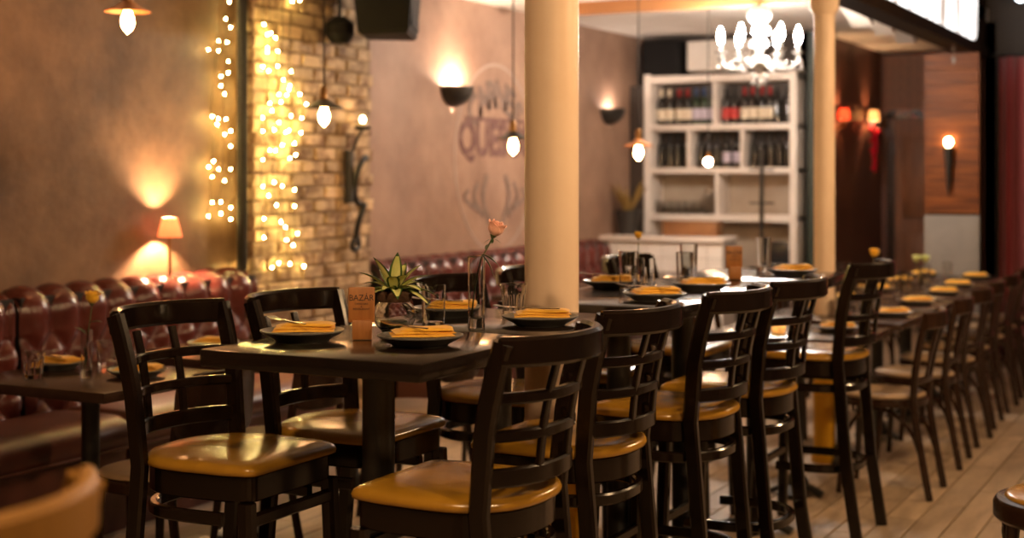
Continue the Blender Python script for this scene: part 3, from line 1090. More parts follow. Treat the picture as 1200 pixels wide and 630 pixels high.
def napkin_mesh(seed):
    r = random.Random(seed)
    mb = MB()
    for k, (dx, dy, rot, w, d, z) in enumerate(((0, 0, 0, 0.150, 0.100, 0.0), (0.004, 0.004, 0.05, 0.146, 0.092, 0.0065), (0.012, -0.004, -0.08, 0.126, 0.070, 0.013))):
        ph = r.uniform(0, 6)
        top, bot = [], []
        nx, ny = 14, 8

        def P(u, v, o):
            x = (u - 0.5) * w
            y = (v - 0.5) * d
            e = min(u, 1 - u, v, 1 - v)
            puff = 0.0052 * min(1.0, (e * 9) ** 0.5)
            wv = 0.0011 * math.sin(7 * u + ph) * math.cos(5 * v + ph)
            zz = z + wv + (0.0015 + puff if o else -0.0)
            c, s = math.cos(rot), math.sin(rot)
            return (dx + x * c - y * s, dy + x * s + y * c, zz + 0.003)
        vs = [P(i / nx, j / ny, 1) for j in range(ny + 1) for i in range(nx + 1)] + [P(i / nx, j / ny, 0) for j in range(ny + 1) for i in range(nx + 1)]
        fs = []
        q = (nx + 1) * (ny + 1)
        for j in range(ny):
            for i in range(nx):
                a = j * (nx + 1) + i
                fs.append((a, a + 1, a + nx + 2, a + nx + 1))
                fs.append((q + a, q + a + nx + 1, q + a + nx + 2, q + a + 1))
        edge = [i for i in range(nx + 1)] + [(j) * (nx + 1) + nx for j in range(1, ny + 1)] + [ny * (nx + 1) + i for i in range(nx - 1, -1, -1)] + [j * (nx + 1) for j in range(ny - 1, 0, -1)]
        for i in range(len(edge)):
            a, b = edge[i], edge[(i + 1) % len(edge)]
            fs.append((a, q + a, q + b, b))
        mb.add(vs, fs)
    return mb.mesh('napkin', 'napkin_mustard', 50)


NAP = [napkin_mesh(k) for k in range(4)]


def fork_mesh():
    mb = MB()
    mb.bar([(-0.095, 0, 0.004), (-0.02, 0, 0.002), (0.02, 0, 0.004), (0.035, 0, 0.003)], 0.007, 0.0025, ch=0.1)
    mb.box((0.047, 0, 0.002), (0.028, 0.022, 0.0022))
    for y in (-0.0093, -0.0031, 0.0031, 0.0093):
        mb.bar([(0.06, y, 0.002), (0.08, y, 0.0035), (0.10, y, 0.007)], 0.0032, 0.002, ch=0.1)
    return mb.mesh('fork', 'steel', 0)


FORK = fork_mesh()
pi_ = 0


def place(x, y, z, where, rz=0.0, fork=True):
    global pi_
    p = link('plate', PLATE, None, (x, y, z + 0.0005), rz)
    tag(p, 'dark grey plate under a napkin ' + where, 'plate', 'place setting plates')
    nk = link('napkin', NAP[pi_ % 4], None, (x + 0.004, y, z + 0.0135), rz + random.uniform(-0.25, 0.25))
    tag(nk, 'folded mustard napkin on a plate ' + where, 'napkin', 'folded napkins')
    nk.location.z = z + 0.0235
    if fork:
        a = rz + 2.4 + random.uniform(-0.2, 0.2)
        fk = link('fork', FORK, None, (x - 0.03, y - 0.02, z + 0.046), a)
        tag(fk, 'steel fork laid over the napkin ' + where, 'fork', 'forks on napkins')
    pi_ += 1


place(-2.10, 2.955, HT, 'at the left corner of the near high table', 0.35)
place(-1.785, 2.995, HT, 'in front of the potted plant', 0.45)
place(-1.735, 3.55, HT, 'before the thick column foot on the near table', 0.6)
place(-2.085, 3.66, HT, 'behind the tall tumbler on the near table', 0.5)
place(-1.745, 4.42, HT, 'nearest on second table, behind second stool', 0.5)
place(-1.755, 4.90, HT, 'on second table beside the farther tall glasses', 0.5)
place(-2.09, 4.86, HT, 'on the booth side of second table', 0.5)
place(-1.685, 5.79, HT, 'on the small far high table beside thin column', 0.5)
ROWP = [(-1.685, 6.50), (-1.62, 7.33), (-1.65, 8.06), (-1.645, 8.80), (-1.68, 9.45), (-1.70, 10.22)]
for i, (x, y) in enumerate(ROWP):
    place(x, y, LZ, 'on the aisle side of the ' + ['first', 'second', 'third', 'fourth', 'fifth', 'sixth'][i] + ' low aisle table', 0.5, fork=i < 2)
for i, (x, y) in enumerate([(-2.05, 7.40), (-2.05, 8.10), (-2.05, 8.85), (-2.06, 9.55), (-2.06, 10.3)]):
    place(x, y, LZ, 'on the booth side of the ' + ['second', 'third', 'fourth', 'fifth', 'sixth'][i] + ' low aisle table', 0.5, fork=False)
place(-3.91, 3.96, LZ, 'behind the short tumbler at the left edge', 0.3)
place(-3.50, 3.93, LZ, 'right of the yellow flower, behind the stool post', 0.4)
place(-3.80, 4.72, LZ, 'on the pale shining low table', 0.3, fork=False)

# glasses -------------------------------------------------------------
GL = {}
GL['tall'] = lathe_mesh('tumbler', [(0.0, 0.0), (0.029, 0.0), (0.031, 0.002), (0.0345, 0.145), (0.0335, 0.146), (0.0325, 0.145), (0.0285, 0.018), (0.0, 0.016)], 'clear_glass', 28)
GL['mid'] = lathe_mesh('tumbler', [(0.0, 0.0), (0.027, 0.0), (0.029, 0.002), (0.030, 0.03), (0.0325, 0.118), (0.0315, 0.119), (0.0305, 0.118), (0.0275, 0.022), (0.0, 0.02)], 'clear_glass', 28)


def faceted(h, r0, r1, n=9):
    """Faceted short tumbler (flat panels below a round rim)."""
    mb = MB()
    N = n * 4
    prof = [(r0 * 0.96, 0.0, 1), (r0, 0.003, 1), (lerp(r0, r1, 0.6), h * 0.62, 1), (lerp(r0, r1, 0.72), h * 0.70, 0), (r1, h - 0.001, 0), (r1 - 0.001, h, 0), (r1 - 0.0025, h - 0.001, 0), (r0 - 0.004, 0.014, 0)]
    vs, fs = [], []
    for i in range(N):
        a = 2 * PI * i / N
        k = ((i % 4) / 4.0)
        fac = math.cos(PI / n) / math.cos(((k if k <= 0.5 else 1 - k) * 2 * PI / n) - PI / n)
        for r, z, fa in prof:
            rr = r * (fac * 0.5 + 0.5 if fa else 1)
            rr = r * fac if fa else r
            vs.append((rr * math.cos(a), rr * math.sin(a), z))
    m = len(prof)
    for i in range(N):
        j = (i + 1) % N
        for q in range(m - 1):
            fs.append((i * m + q, j * m + q, j * m + q + 1, i * m + q + 1))
    fs.append(tuple(i * m for i in reversed(range(N))))
    fs.append(tuple(i * m + m - 1 for i in range(N)))
    return mb.add(vs, fs).mesh('tumbler', 'clear_glass', 20)


GL['short'] = faceted(0.092, 0.030, 0.040)


def glass_at(kind, x, y, z, label):
    o = link('tumbler', GL[kind], None, (x, y, z + 0.0005), random.uniform(0, 1))
    tag(o, label, 'glass', 'drinking glasses')


glass_at('mid', -1.935, 3.315, HT, 'tall clear tumbler between potted plant and rose vase')
glass_at('short', -1.93, 3.77, HT, 'short faceted tumbler right of the rose vase, before the column')
glass_at('tall', -1.937, 4.66, HT, 'taller tumbler of the pair just right of the thick column')
glass_at('mid', -1.895, 4.72, HT, 'shorter tumbler of the pair just right of the thick column')
glass_at('mid', -1.92, 5.17, HT, 'shorter tumbler on second table left of the far sign')
glass_at('tall', -1.94, 5.27, HT, 'tallest tumbler on second table left of the far sign')
glass_at('tall', -1.86, 5.97, HT, 'tumbler standing behind the plate beside the thin column')
glass_at('short', -3.79, 3.73, LZ, 'short tumbler at the front of the left edge low table')
glass_at('short', -3.80, 4.10, LZ, 'left one of two tumblers right of the yellow flower')
glass_at('short', -3.71, 4.11, LZ, 'right one of two tumblers right of the yellow flower')
for i, (x, y) in enumerate([(-1.88, 6.55), (-1.84, 7.18), (-1.80, 7.24), (-1.93, 7.86), (-1.83, 8.60), (-1.88, 8.66), (-1.86, 9.35), (-1.86, 10.1)]):
    glass_at('mid' if i % 2 else 'tall', x, y, LZ, ['first', 'second', 'third', 'fourth', 'fifth', 'sixth', 'seventh', 'eighth'][i] + ' blurred glass from the camera on the low aisle tables')


# vases ---------------------------------------------------------------
def leaf(mb, base, direction, L, wd, droop=0.4, mi=0, up=(0, 0, 1), stripe=None):
    b = Vector(base)
    d = Vector(direction).normalized()
    side = d.cross(Vector(up))
    if side.length < 0.05:
        side = Vector((1, 0, 0))
    side.normalize()
    n = 8
    nx = 6
    vs, fs, ms = [], [], []
    for i in range(n + 1):
        t = i / n
        c = b + d * (L * t) + Vector((0, 0, -1)) * (droop * L * t * t)
        wv = wd * math.sin(PI * min(1, 0.06 + 0.94 * t) ** 0.8) ** 0.9
        nrm = side.cross(d)
        for j in range(nx + 1):
            s = (j / nx - 0.5)
            vs.append(c + side * (s * wv) + nrm * (abs(s) * wv * 0.35))
    for i in range(n):
        for j in range(nx):
            a = i * (nx + 1) + j
            fs.append((a, a + 1, a + nx + 2, a + nx + 1))
            ms.append(stripe if stripe is not None and j in (1, 2, 3, 4) and 0 < i < n - 1 else mi)
    o = len(mb.v)
    mb.add(vs, fs)
    mb.m[-len(fs):] = ms


def petal(h, w, curl, a, rad, tilt, z0=0.0):
    """Cupped petal patch starting at the flower base."""
    def fn(u, v):
        s = (u - 0.5) * 2
        ww = w * math.sin(PI * (0.12 + 0.80 * v) ** 0.85)
        th = s * ww / max(rad, 0.004)
        th = max(-1.5, min(1.5, th))
        r = rad * (0.30 + 0.70 * math.sin(min(1.0, v * 2.0) * PI / 2) - 0.22 * max(0.0, v - 0.5) * (1.0 if curl < 0.1 * h else 0.3)) + curl * max(0, v - 0.62) ** 2 * 6 + tilt * v
        zz = z0 + h * v - abs(s) ** 2 * h * 0.10 * v - curl * max(0, v - 0.75) * 2.0
        return (r * math.cos(a + th), r * math.sin(a + th), zz)
    return MB().grid(fn, 8, 8)


def flower(parent, loc, tiltv, mat, size, layers=3, name='bloom'):
    b = thing(name, '', None) if False else None
    root = MB().lathe([(0.002, -0.30 * size), (0.16 * size, -0.16 * size), (0.26 * size, 0.02 * size), (0.10 * size, 0.10 * size)], 12).obj(name, 'stem_green', parent)
    root.location = loc
    root.rotation_euler = tiltv
    k = 0
    for l, (cnt, rad, h, curl, tl) in enumerate(((3, 0.20, 0.95, 0.0, 0.0), (4, 0.36, 1.0, 0.04, 0.03), (5, 0.48, 0.94, 0.11, 0.04))[:layers]):
        for i in range(cnt):
            a = 2 * PI * i / cnt + l * 0.7 + 0.2
            o = petal(h * size, 0.55 * size * (0.8 + 0.2 * l), curl * size, a, rad * size, tl * size, -0.10 * size).obj('petal', mat, root, smooth=180)
            md = o.modifiers.new('solid', 'SOLIDIFY')
            md.thickness = 0.0008
            k += 1
    return root


def vase_mesh(h, r):
    return lathe_mesh('vase_glass', [(0.0, 0.0), (r * 0.98, 0.0), (r, 0.002), (r * 0.96, 0.03), (r * 0.94, h * 0.5), (r * 1.02, h), (r * 0.97, h + 0.0008), (r * 0.93, h), (r * 0.86, h * 0.5), (r * 0.87, 0.028), (0.0, 0.022)], 'clear_glass', 32)


v = thing('bud_vase', 'tall glass bud vase holding a pink rose, near table', 'vase', (-1.863, 3.42, HT + 0.0005))
link('vase_glass', vase_mesh(0.192, 0.0235), v)
rs = thing('rose', 'single pink rose leaning right out of the tall vase', 'flower', (-1.863, 3.42, HT + 0.0005))
stp = catmull([(-0.012, -0.006, 0.026), (-0.004, -0.002, 0.10), (0.010, 0.006, 0.18), (0.024, 0.014, 0.21), (0.036, 0.022, 0.238)], 5)
MB().tube(stp, 0.0022, 7).obj('stem', 'stem_green', rs)
for bs, dr_, L, wd in (((0.012, 0.006, 0.195), (0.7, 0.35, -0.15), 0.052, 0.026), ((0.012, 0.006, 0.195), (0.8, 0.4, -0.9), 0.05, 0.024), ((0.0, 0.0, 0.185), (-0.6, -0.3, 0.35), 0.035, 0.018), ((0.022, 0.012, 0.21), (0.3, 0.0, 0.8), 0.03, 0.012)):
    mb = MB()
    leaf(mb, bs, dr_, L, wd, 0.5)
    mb.obj('leaf', 'leaf_dark', rs, smooth=180)
flower(rs, (0.040, 0.024, 0.250), (0.10, 0.35, 0.5), 'rose_pink', 0.044)
for k in range(4):
    mb = MB()
    a = k * PI / 2 + 0.4
    leaf(mb, (0.037 + 0.004 * math.cos(a), 0.022 + 0.004 * math.sin(a), 0.238), (math.cos(a), math.sin(a), -0.35), 0.022, 0.006, 0.3)
    mb.obj('sepal', 'leaf_dark', rs, smooth=180)

v = thing('bud_vase', 'glass bud vase with yellow flower on the left edge low table', 'vase', (-3.64, 3.83, LZ + 0.0005))
link('vase_glass', vase_mesh(0.165, 0.020), v)
yf = thing('yellow_flower', 'yellow rose standing in the left edge bud vase', 'flower', (-3.64, 3.83, LZ + 0.0005))
MB().tube(catmull([(-0.006, -0.002, 0.026), (0.0, 0.0, 0.12), (0.010, 0.006, 0.20), (0.014, 0.010, 0.245)], 5), 0.002, 7).obj('stem', 'stem_green', yf)
for bs, dr_, L, wd in (((-0.004, 0, 0.15), (-0.5, -0.3, 0.6), 0.06, 0.022), ((0.008, 0.004, 0.19), (0.7, 0.35, 0.3), 0.05, 0.02), ((0.0, -0.004, 0.05), (-0.1, -0.05, 1.0), 0.085, 0.03)):
    mb = MB()
    leaf(mb, bs, dr_, L, wd, 0.3)
    mb.obj('leaf', 'leaf_dark', yf, smooth=180)
flower(yf, (0.015, 0.011, 0.262), (0.1, 0.1, 0.5), 'flower_yellow', 0.046)


def small_vase(x, y, z, h, mat, label, label2, size=0.036, n=1):
    v = thing('bud_vase', label, 'vase', (x, y, z + 0.0005), 0, 'small vases')
    link('vase_glass', vase_mesh(h * 0.55, 0.022), v)
    fl = thing('cut_flower', label2, 'flower', (x, y, z + 0.0005), 0, 'cut flowers')
    for k in range(n):
        dx = 0.05 * (k - (n - 1) / 2)
        MB().tube([(0, 0, 0.03), (dx * 0.2, 0, h * 0.5), (dx, dx * 0.5, h - 0.02)], 0.002, 6).obj('stem', 'stem_green', fl)
        flower(fl, (dx, dx * 0.5, h), (0.2, 0.1, 0), mat, size)


small_vase(-2.10, 5.15, HT, 0.17, 'flower_yellow', 'small vase behind the tumblers on second table', 'small yellow flower behind the tumblers on second table', 0.026)
small_vase(-1.86, 7.98, LZ, 0.265, 'flower_yellow', 'bud vase with yellow flower on the low aisle row', 'yellow flower just right of the last bar stool back', 0.046)
small_vase(-1.86, 9.22, LZ, 0.17, 'flower_pale', 'bud vase with pale flowers on the low aisle row', 'two pale green flowers on the low aisle row', 0.045, 2)

# potted plant ----------------------------------------------------------
pl = thing('potted_plant', 'variegated leafy plant in a round glass bowl on near table', 'plant', (-1.985, 3.20, HT + 0.0005))
R = 0.056
prof = [(0.0, 0.0), (0.030, 0.0)]
for k in range(1, 10):
    a = -PI / 2 + 0.55 + (PI - 1.05) * k / 10
    prof.append((R * math.cos(a), 0.047 + R * 0.86 * math.sin(a)))
prof += [(0.037, 0.093), (0.041, 0.098), (0.0375, 0.098), (0.034, 0.093)]
for k in range(9, 0, -1):
    a = -PI / 2 + 0.55 + (PI - 1.05) * k / 10
    prof.append(((R - 0.0025) * math.cos(a), 0.047 + (R - 0.003) * 0.86 * math.sin(a)))
prof.append((0.0, 0.004))
link('bowl', lathe_mesh('bowl', prof, 'clear_glass', 32), pl)
MB().lathe([(0.0, 0.082), (0.040, 0.082), (0.045, 0.088), (0.047, 0.104), (0.040, 0.110), (0.0, 0.112)], 24).obj('root_ball', 'soil_brown', pl)
MB().lathe([(0.0, 0.008), (0.028, 0.008), (0.038, 0.02), (0.034, 0.032), (0.0, 0.036)], 20).obj('pebbles', 'leaf_cream', pl)
LV = []
for (az, el, L, dp) in ((3.3, 0.75, .105, .25), (3.9, 1.05, .115, .15), (5.0, 1.25, .11, .1), (0.2, 1.0, .115, .3), (6.0, 0.75, .115, .35), (5.6, 0.55, .095, .5), (0.1, 0.3, .10, .45),
                        (3.1, 0.35, .085, .5), (4.4, 0.6, .08, .5), (4.9, 0.45, .075, .6), (5.9, 0.15, .085, .55), (2.2, 0.9, .10, .3), (1.2, 1.0, .105, .25), (3.6, 0.25, .075, .6), (2.7, 0.6, .09, .4),
                        (4.7, 0.9, .09, .35), (5.3, 0.95, .10, .4), (0.6, 0.6, .09, .4)):
    LV.append((math.cos(az) * math.cos(el), math.sin(az) * math.cos(el), math.sin(el), L * 1.12, 0.036, dp))
for i, (dx, dy, dz, L, wd, dp) in enumerate(LV):
    mb = MB()
    # rotate leaf fan so that its spread faces the aisle corner
    a = 0.47
    X, Y = dx * math.cos(a) - dy * math.sin(a), dx * math.sin(a) + dy * math.cos(a)
    leaf(mb, (X * 0.012, Y * 0.012, 0.108), (X, Y, dz), L, wd, dp, 0, stripe=1)
    mb.obj('leaf', ['leaf_dark', 'leaf_cream'], pl, smooth=180)


# signs ------------------------------------------------------------------
def bazar_sign(x, y, z, rz, label):
    t = thing('table_sign', label, 'sign', (x, y, z + 0.0005), rz, 'wooden table signs')
    beveled_box('board', (0.066, 0.012, 0.088), 'sign_wood', t, (0, 0, 0.086), bev=0.004)
    beveled_box('stand', (0.048, 0.030, 0.048), 'sign_wood', t, (0.002, -0.004, 0.0245), bev=0.002)
    R_ = (PI / 2, 0, 0)
    text('lettering', 'BAZ\u00c1R', 0.0215, 'print_black', t, (0.0, -0.0064, 0.103), R_, 0.0003, 0.92)
    text('lettering', 'TAPAS BAR', 0.0068, 'print_black', t, (0.0, -0.0064, 0.0885), R_, 0.0003)
    text('lettering', '&', 0.0056, 'print_black', t, (0.0, -0.0064, 0.0818), R_, 0.0003)
    text('lettering', 'RESTAURANT', 0.0068, 'print_black', t, (0.0, -0.0064, 0.0755), R_, 0.0003)
    return t


bazar_sign(-1.985, 3.045, HT, 0.50, 'wooden block sign reading BAZAR on the near table')
bazar_sign(-1.835, 5.50, HT, 0.50, 'blurred orange wooden sign on the far high table')

# votive on first low aisle table
vt = thing('votive_candle', 'small lit candle glass seen through the fourth stool back', 'candle', (-1.90, 6.32, LZ + 0.0005))
MB().lathe([(0.0, 0.0), (0.03, 0.0), (0.033, 0.06), (0.031, 0.06), (0.028, 0.006), (0.0, 0.006)], 20).obj('cup', 'shade_cream', vt)
MB().sphere((0, 0, 0.045), 0.010, 8, 6, 1.5).obj('flame', 'flame', vt)


# ================================================================== LIGHT FITTINGS
def pendant(x, y, z, ceil, label, shade='shade_black', r=0.095, bulb='bulb_warm', br=0.027, cat='pendant lamp', name='pendant_lamp', group='filament pendant lamps'):
    """z is the bulb centre."""
    t = thing(name, label, cat, (x, y, 0), 0, group)
    zb = z + 0.055
    MB().tube([(0, 0, zb + 0.09), (0, 0, ceil)], 0.0045, 8).obj('cord', 'cord_black', t)
    MB().lathe([(0.0, zb + 0.10), (0.012, zb + 0.10), (0.020, zb + 0.085), (0.022, zb + 0.03), (0.017, zb + 0.0), (0.0, zb)], 16).obj('socket', 'brass_dark', t)
    MB().lathe([(0.023, zb + 0.035), (0.030, zb + 0.030), (0.055, zb + 0.012), (r, zb - 0.006), (r, zb - 0.010), (0.055, zb + 0.007), (0.030, zb + 0.024), (0.023, zb + 0.029)], 32).obj('shade', shade, t)
    MB().lathe([(0.0, z - br * 1.75), (0.004, z - br * 1.55), (br * 0.45, z - br * 1.25), (br * 0.85, z - br * 0.7), (br, z), (br * 0.92, z + br * 0.8), (br * 0.7, z + br * 1.3), (0.016, zb - 0.006), (0.0, zb - 0.004)], 18).obj('bulb', bulb, t)
    MB().lathe([(0.0, ceil), (0.045, ceil), (0.045, ceil - 0.015), (0.01, ceil - 0.03), (0.0, ceil - 0.03)], 18).obj('ceiling_rose', 'shade_black', t)
    return t


pendant(-4.165, 4.62, 2.09, CZ, 'pendant lamp at top left over the plaster wall booths', 'copper_shade')
pendant(-4.12, 5.98, 1.745, CZ, 'pendant lamp hanging before the brick pier')
pendant(-3.79, 7.40, 1.62, CZ, 'black pendant lamp just left of the thick column')
pendant(-3.53, 8.66, 1.60, CZ, 'copper shaded pendant lamp before the bar shelf', 'copper_shade')
# bare bulb
bb = thing('bare_bulb', 'small bare bulb on a cord before the bottle shelf', 'bulb', (-3.46, 9.80, 0), 0)
MB().tube([(0, 0, 1.60), (0, 0, CZ)], 0.004, 8).obj('cord', 'cord_black', bb)
MB().lathe([(0.0, 1.62), (0.014, 1.62), (0.016, 1.58), (0.0, 1.575)], 12).obj('socket', 'brass_dark', bb)
MB().sphere((0, 0, 1.552), 0.026, 14, 8).obj('bulb', 'bulb_bare', bb)

# pendants added out of view to brighten columns, seats and near tables
for i, (x, y, zz) in enumerate([(0.35, 2.0, 2.30), (-0.22, 4.5, 2.35), (-0.15, 7.0, 2.35), (-1.45, 1.15, 2.40)]):
    pendant(x, y, zz, HZ, ['first', 'second', 'third', 'nearest'][i] + ' unseen globe pendant lamp added to light the room', 'shade_black', 0.12, 'bulb_bar', 0.055,
            name='fill_pendant', group='unseen pendants added for light')
# cool white spots at top right
for i, (x, y, z) in enumerate([(-1.55, 11.3, 2.78), (-1.28, 11.0, 2.74)]):
    t = thing('spot_lamp', ['cool white spot lamp at top right, left of the pair', 'cool white spot lamp at top right corner'][i], 'spot lamp', (x, y, 0), 0, 'cool white spot lamps')
    MB().tube([(0, 0, z + 0.10), (0, 0, HZ)], 0.008, 8).obj('stem', 'black_iron', t)
    MB().lathe([(0.0, z + 0.12), (0.03, z + 0.12), (0.045, z + 0.03), (0.05, z - 0.01), (0.045, z - 0.01), (0.0, z + 0.08)], 18).obj('housing', 'black_iron', t)
    MB().sphere((0, 0, z), 0.036, 14, 8).obj('bulb', 'bulb_cool', t)


# wall uplighters -----------------------------------------------------------
def sconce(y, z, label, bulb='bulb_sconce'):
    t = thing('wall_uplighter', label, 'wall lamp', (WX, y, z), 0, 'black half bowl uplighters')
    mb = MB()
    prof = [(0.155, 0.035), (0.15, 0.0), (0.125, -0.045), (0.08, -0.08), (0.02, -0.10)]
    n = 20
    vs, fs = [], []
    allp = prof + [(r - 0.006 if r > 0.01 else 0, zz + 0.004) for r, zz in reversed(prof)]
    for i in range(n + 1):
        a = -PI / 2 + PI * i / n
        for r, zz in allp:
            vs.append((r * math.cos(a) * 0.95, r * math.sin(a), zz))
    k = len(allp)
    for i in range(n):
        for q in range(k - 1):
            fs.append((i * k + q, (i + 1) * k + q, (i + 1) * k + q + 1, i * k + q + 1))
        fs.append((i * k, (i + 1) * k, (i + 1) * k + k - 1, i * k + k - 1))
    mb.add(vs, fs).obj('bowl', 'shade_black', t)
    MB().box((0.006, 0, -0.03), (0.012, 0.10, 0.12)).obj('back_plate', 'shade_black', t, smooth=0)
    MB().tube([(0.06, -0.05, -0.005), (0.06, 0.05, -0.005)], 0.014, 10).obj('bulb', bulb, t)


sconce(8.47, 2.015, 'black half bowl uplighter left of the painted lettering')
sconce(11.10, 1.975, 'black half bowl uplighter in the rear corner by the bar', 'bulb_sconce_dim')

# booth lamp ------------------------------------------------------------------
bl = thing('booth_lamp', 'small glowing lamp with reddish shade on the banquette ledge', 'lamp', (-4.705, 5.515, 0.952))
MB().lathe([(0.0, 0.0), (0.035, 0.0), (0.035, 0.008), (0.008, 0.016), (0.007, 0.21), (0.009, 0.215), (0.009, 0.235), (0.0, 0.235)], 16).obj('stem', 'brass_dark', bl)
MB().lathe([(0.060, 0.205), (0.036, 0.300), (0.0355, 0.300), (0.0595, 0.205)], 28, closed=True).obj('shade', 'shade_pink', bl)
MB().sphere((0, 0, 0.258), 0.013, 12, 8, 1.3).obj('bulb', 'bulb_booth', bl)

# iron wall bracket with candle ---------------------------------------------------
br_ = thing('iron_bracket', 'ornate black iron wall bracket on the brick pier', 'bracket', (PX + 0.012, 7.03, 1.0))
MB().tube([(0.02, -0.03, 0.30), (0.02, -0.03, 0.60)], 0.028, 8).obj('backbar', 'black_iron', br_)
sc_ = []
for k in range(40):
    t = k / 39
    a = t * 3.2 * PI
    r = 0.075 * (1 - 0.6 * t)
    sc_.append((0.05 + 0.02 * math.sin(a), 0.035 + r * math.cos(a) * 0.8, 0.55 - 0.42 * t + r * math.sin(a) * 0.9))
MB().tube(sc_, 0.017, 8).obj('scroll', 'black_iron', br_)
s2 = []
for k in range(30):
    t = k / 29
    a = t * 2.4 * PI
    r = 0.045 * (1 - 0.6 * t)
    s2.append((0.04, 0.0 + r * math.sin(a), 0.06 + r * math.cos(a)))
MB().tube(s2, 0.015, 8).obj('scroll', 'black_iron', br_)
MB().tube([(0.03, -0.02, 0.58), (0.06, 0.0, 0.68), (0.08, 0.02, 0.72)], 0.009, 8).obj('arm', 'black_iron', br_)
MB().lathe([(0.0, 0.72), (0.035, 0.72), (0.05, 0.735), (0.05, 0.74), (0.0, 0.73)], 16, (0.08, 0.02, 0)).obj('drip_pan', 'black_iron', br_)
cd = thing('candle', 'short lit candle on the iron bracket of the brick pier', 'candle', (PX + 0.092, 7.05, 1.732))
MB().lathe([(0.0, 0.0), (0.022, 0.0), (0.022, 0.03), (0.0, 0.03)], 16).obj('wax', 'candle_wax', cd)
MB().sphere((0, 0, 0.048), 0.016, 10, 8, 1.3).obj('flame', 'flame', cd)

# sconce on the wood pier
ws = thing('torch_sconce', 'dark tapering torch sconce on the wood clad pier', 'wall lamp', (-2.03, 11.07, 1.30))
MB().lathe([(0.002, 0.0), (0.012, 0.06), (0.030, 0.30), (0.040, 0.36), (0.030, 0.37), (0.0, 0.37)], 14).obj('holder', 'black_iron', ws)
MB().box((0, 0.02, 0.26), (0.05, 0.04, 0.06)).obj('bracket', 'black_iron', ws, smooth=0)
MB().sphere((0, 0, 0.405), 0.030, 12, 8, 1.2).obj('bulb', 'flame', ws)

# corridor lamps
cl = thing('beaded_lamp', 'white shaded corridor lamp with red bead drops', 'wall lamp', (-3.18, 13.62, 0))
MB().lathe([(0.055, 1.97), (0.04, 2.07), (0.039, 2.07), (0.054, 1.97)], 18, closed=True).obj('shade', 'shade_cream', cl)
MB().sphere((0, 0, 2.02), 0.022, 10, 8).obj('bulb', 'bulb_corridor', cl)
MB().tube([(0, 0, 1.98), (0, 0, 1.90), (-0.08, 0, 1.88)], 0.008, 8).obj('arm', 'brass_dark', cl)
rr_ = random.Random(3)
for k in range(34):
    t = k / 33
    MB().sphere((rr_.uniform(-.035, .035) * (1.3 - t), rr_.uniform(-.05, .05) * (1.3 - t), 1.93 - 0.42 * t), 0.022, 8, 6).obj('bead', 'bead_red', cl)
rl_ = thing('red_lamp', 'glowing red shaded lamp on the dark corridor wall', 'wall lamp', (-3.19, 12.55, 0))
MB().lathe([(0.055, 1.94), (0.038, 2.04), (0.037, 2.04), (0.054, 1.94)], 18, closed=True).obj('shade', 'shade_red', rl_)
MB().sphere((0, 0, 2.0), 0.022, 10, 8).obj('bulb', 'bulb_corridor', rl_)
MB().tube([(0, 0, 1.98), (0, 0, 1.88), (-0.07, 0, 1.86)], 0.008, 8).obj('arm', 'brass_dark', rl_)
pc = beveled_box('wall_notice', (0.17, 0.015, 0.20), 'paper_pale', None, (-2.50, 14.24, 2.17), bev=0.003)
tag(pc, 'pale framed notice on the planks above the corridor door', 'notice')
ck = thing('corridor_candle_lamp', 'small white glowing wall lamp beside the corridor door', 'wall lamp', (-2.36, 14.18, 0))
MB().lathe([(0.05, 1.48), (0.035, 1.62), (0.034, 1.62), (0.049, 1.48)], 16, closed=True).obj('shade', 'shade_cream', ck)
MB().sphere((0, 0, 1.55), 0.016, 10, 8).obj('bulb', 'bulb_warm', ck)
MB().tube([(0, 0, 1.52), (0, 0, 1.42), (0, 0.09, 1.42)], 0.007, 8).obj('arm', 'brass_dark', ck)

# chandelier -----------------------------------------------------------------------
chn = thing('chandelier', 'bright crystal chandelier with candle bulbs by the bar', 'chandelier', (-2.88, 9.15, 0))
MB().tube([(0, 0, 2.5), (0, 0, CZ)], 0.006, 8).obj('chain', 'brass_dark', chn)
MB().lathe([(0.0, 2.56), (0.05, 2.555), (0.075, 2.52), (0.08, 2.49), (0.06, 2.465), (0.03, 2.44), (0.028, 2.36), (0.05, 2.33), (0.055, 2.30), (0.03, 2.27), (0.026, 2.24), (0.07, 2.215), (0.075, 2.19), (0.03, 2.16), (0.015, 2.12), (0.0, 2.11)], 20).obj('stem', 'crystal', chn)
rr_ = random.Random(5)
for k in range(6):
    a = k * PI / 3 + 0.35
    c, s = math.cos(a), math.sin(a)
    MB().tube(catmull([(0.03 * c, 0.03 * s, 2.22), (0.10 * c, 0.10 * s, 2.165), (0.19 * c, 0.19 * s, 2.155), (0.245 * c, 0.245 * s, 2.20), (0.25 * c, 0.25 * s, 2.25)], 4), 0.010, 8).obj('arm', 'crystal', chn)
    MB().lathe([(0.0, 2.25), (0.03, 2.25), (0.045, 2.262), (0.012, 2.266), (0.012, 2.32), (0.0, 2.32)], 14, (0.25 * c, 0.25 * s, 0)).obj('candle_cup', 'crystal', chn)
    MB().lathe([(0.0, 2.318), (0.013, 2.325), (0.021, 2.36), (0.017, 2.39), (0.006, 2.42), (0.0, 2.43)], 12, (0.25 * c, 0.25 * s, 0)).obj('bulb', 'bulb_chandelier', chn)
    for q in range(4):
        b = a + (q - 1.5) * 0.14
        rad = 0.25 + rr_.uniform(-.02, .03)
        MB().sphere((rad * math.cos(b), rad * math.sin(b), 2.235 - 0.03 * (q % 2) - rr_.uniform(0, .05)), 0.014, 8, 6, 1.4).obj('drop', 'crystal', chn)
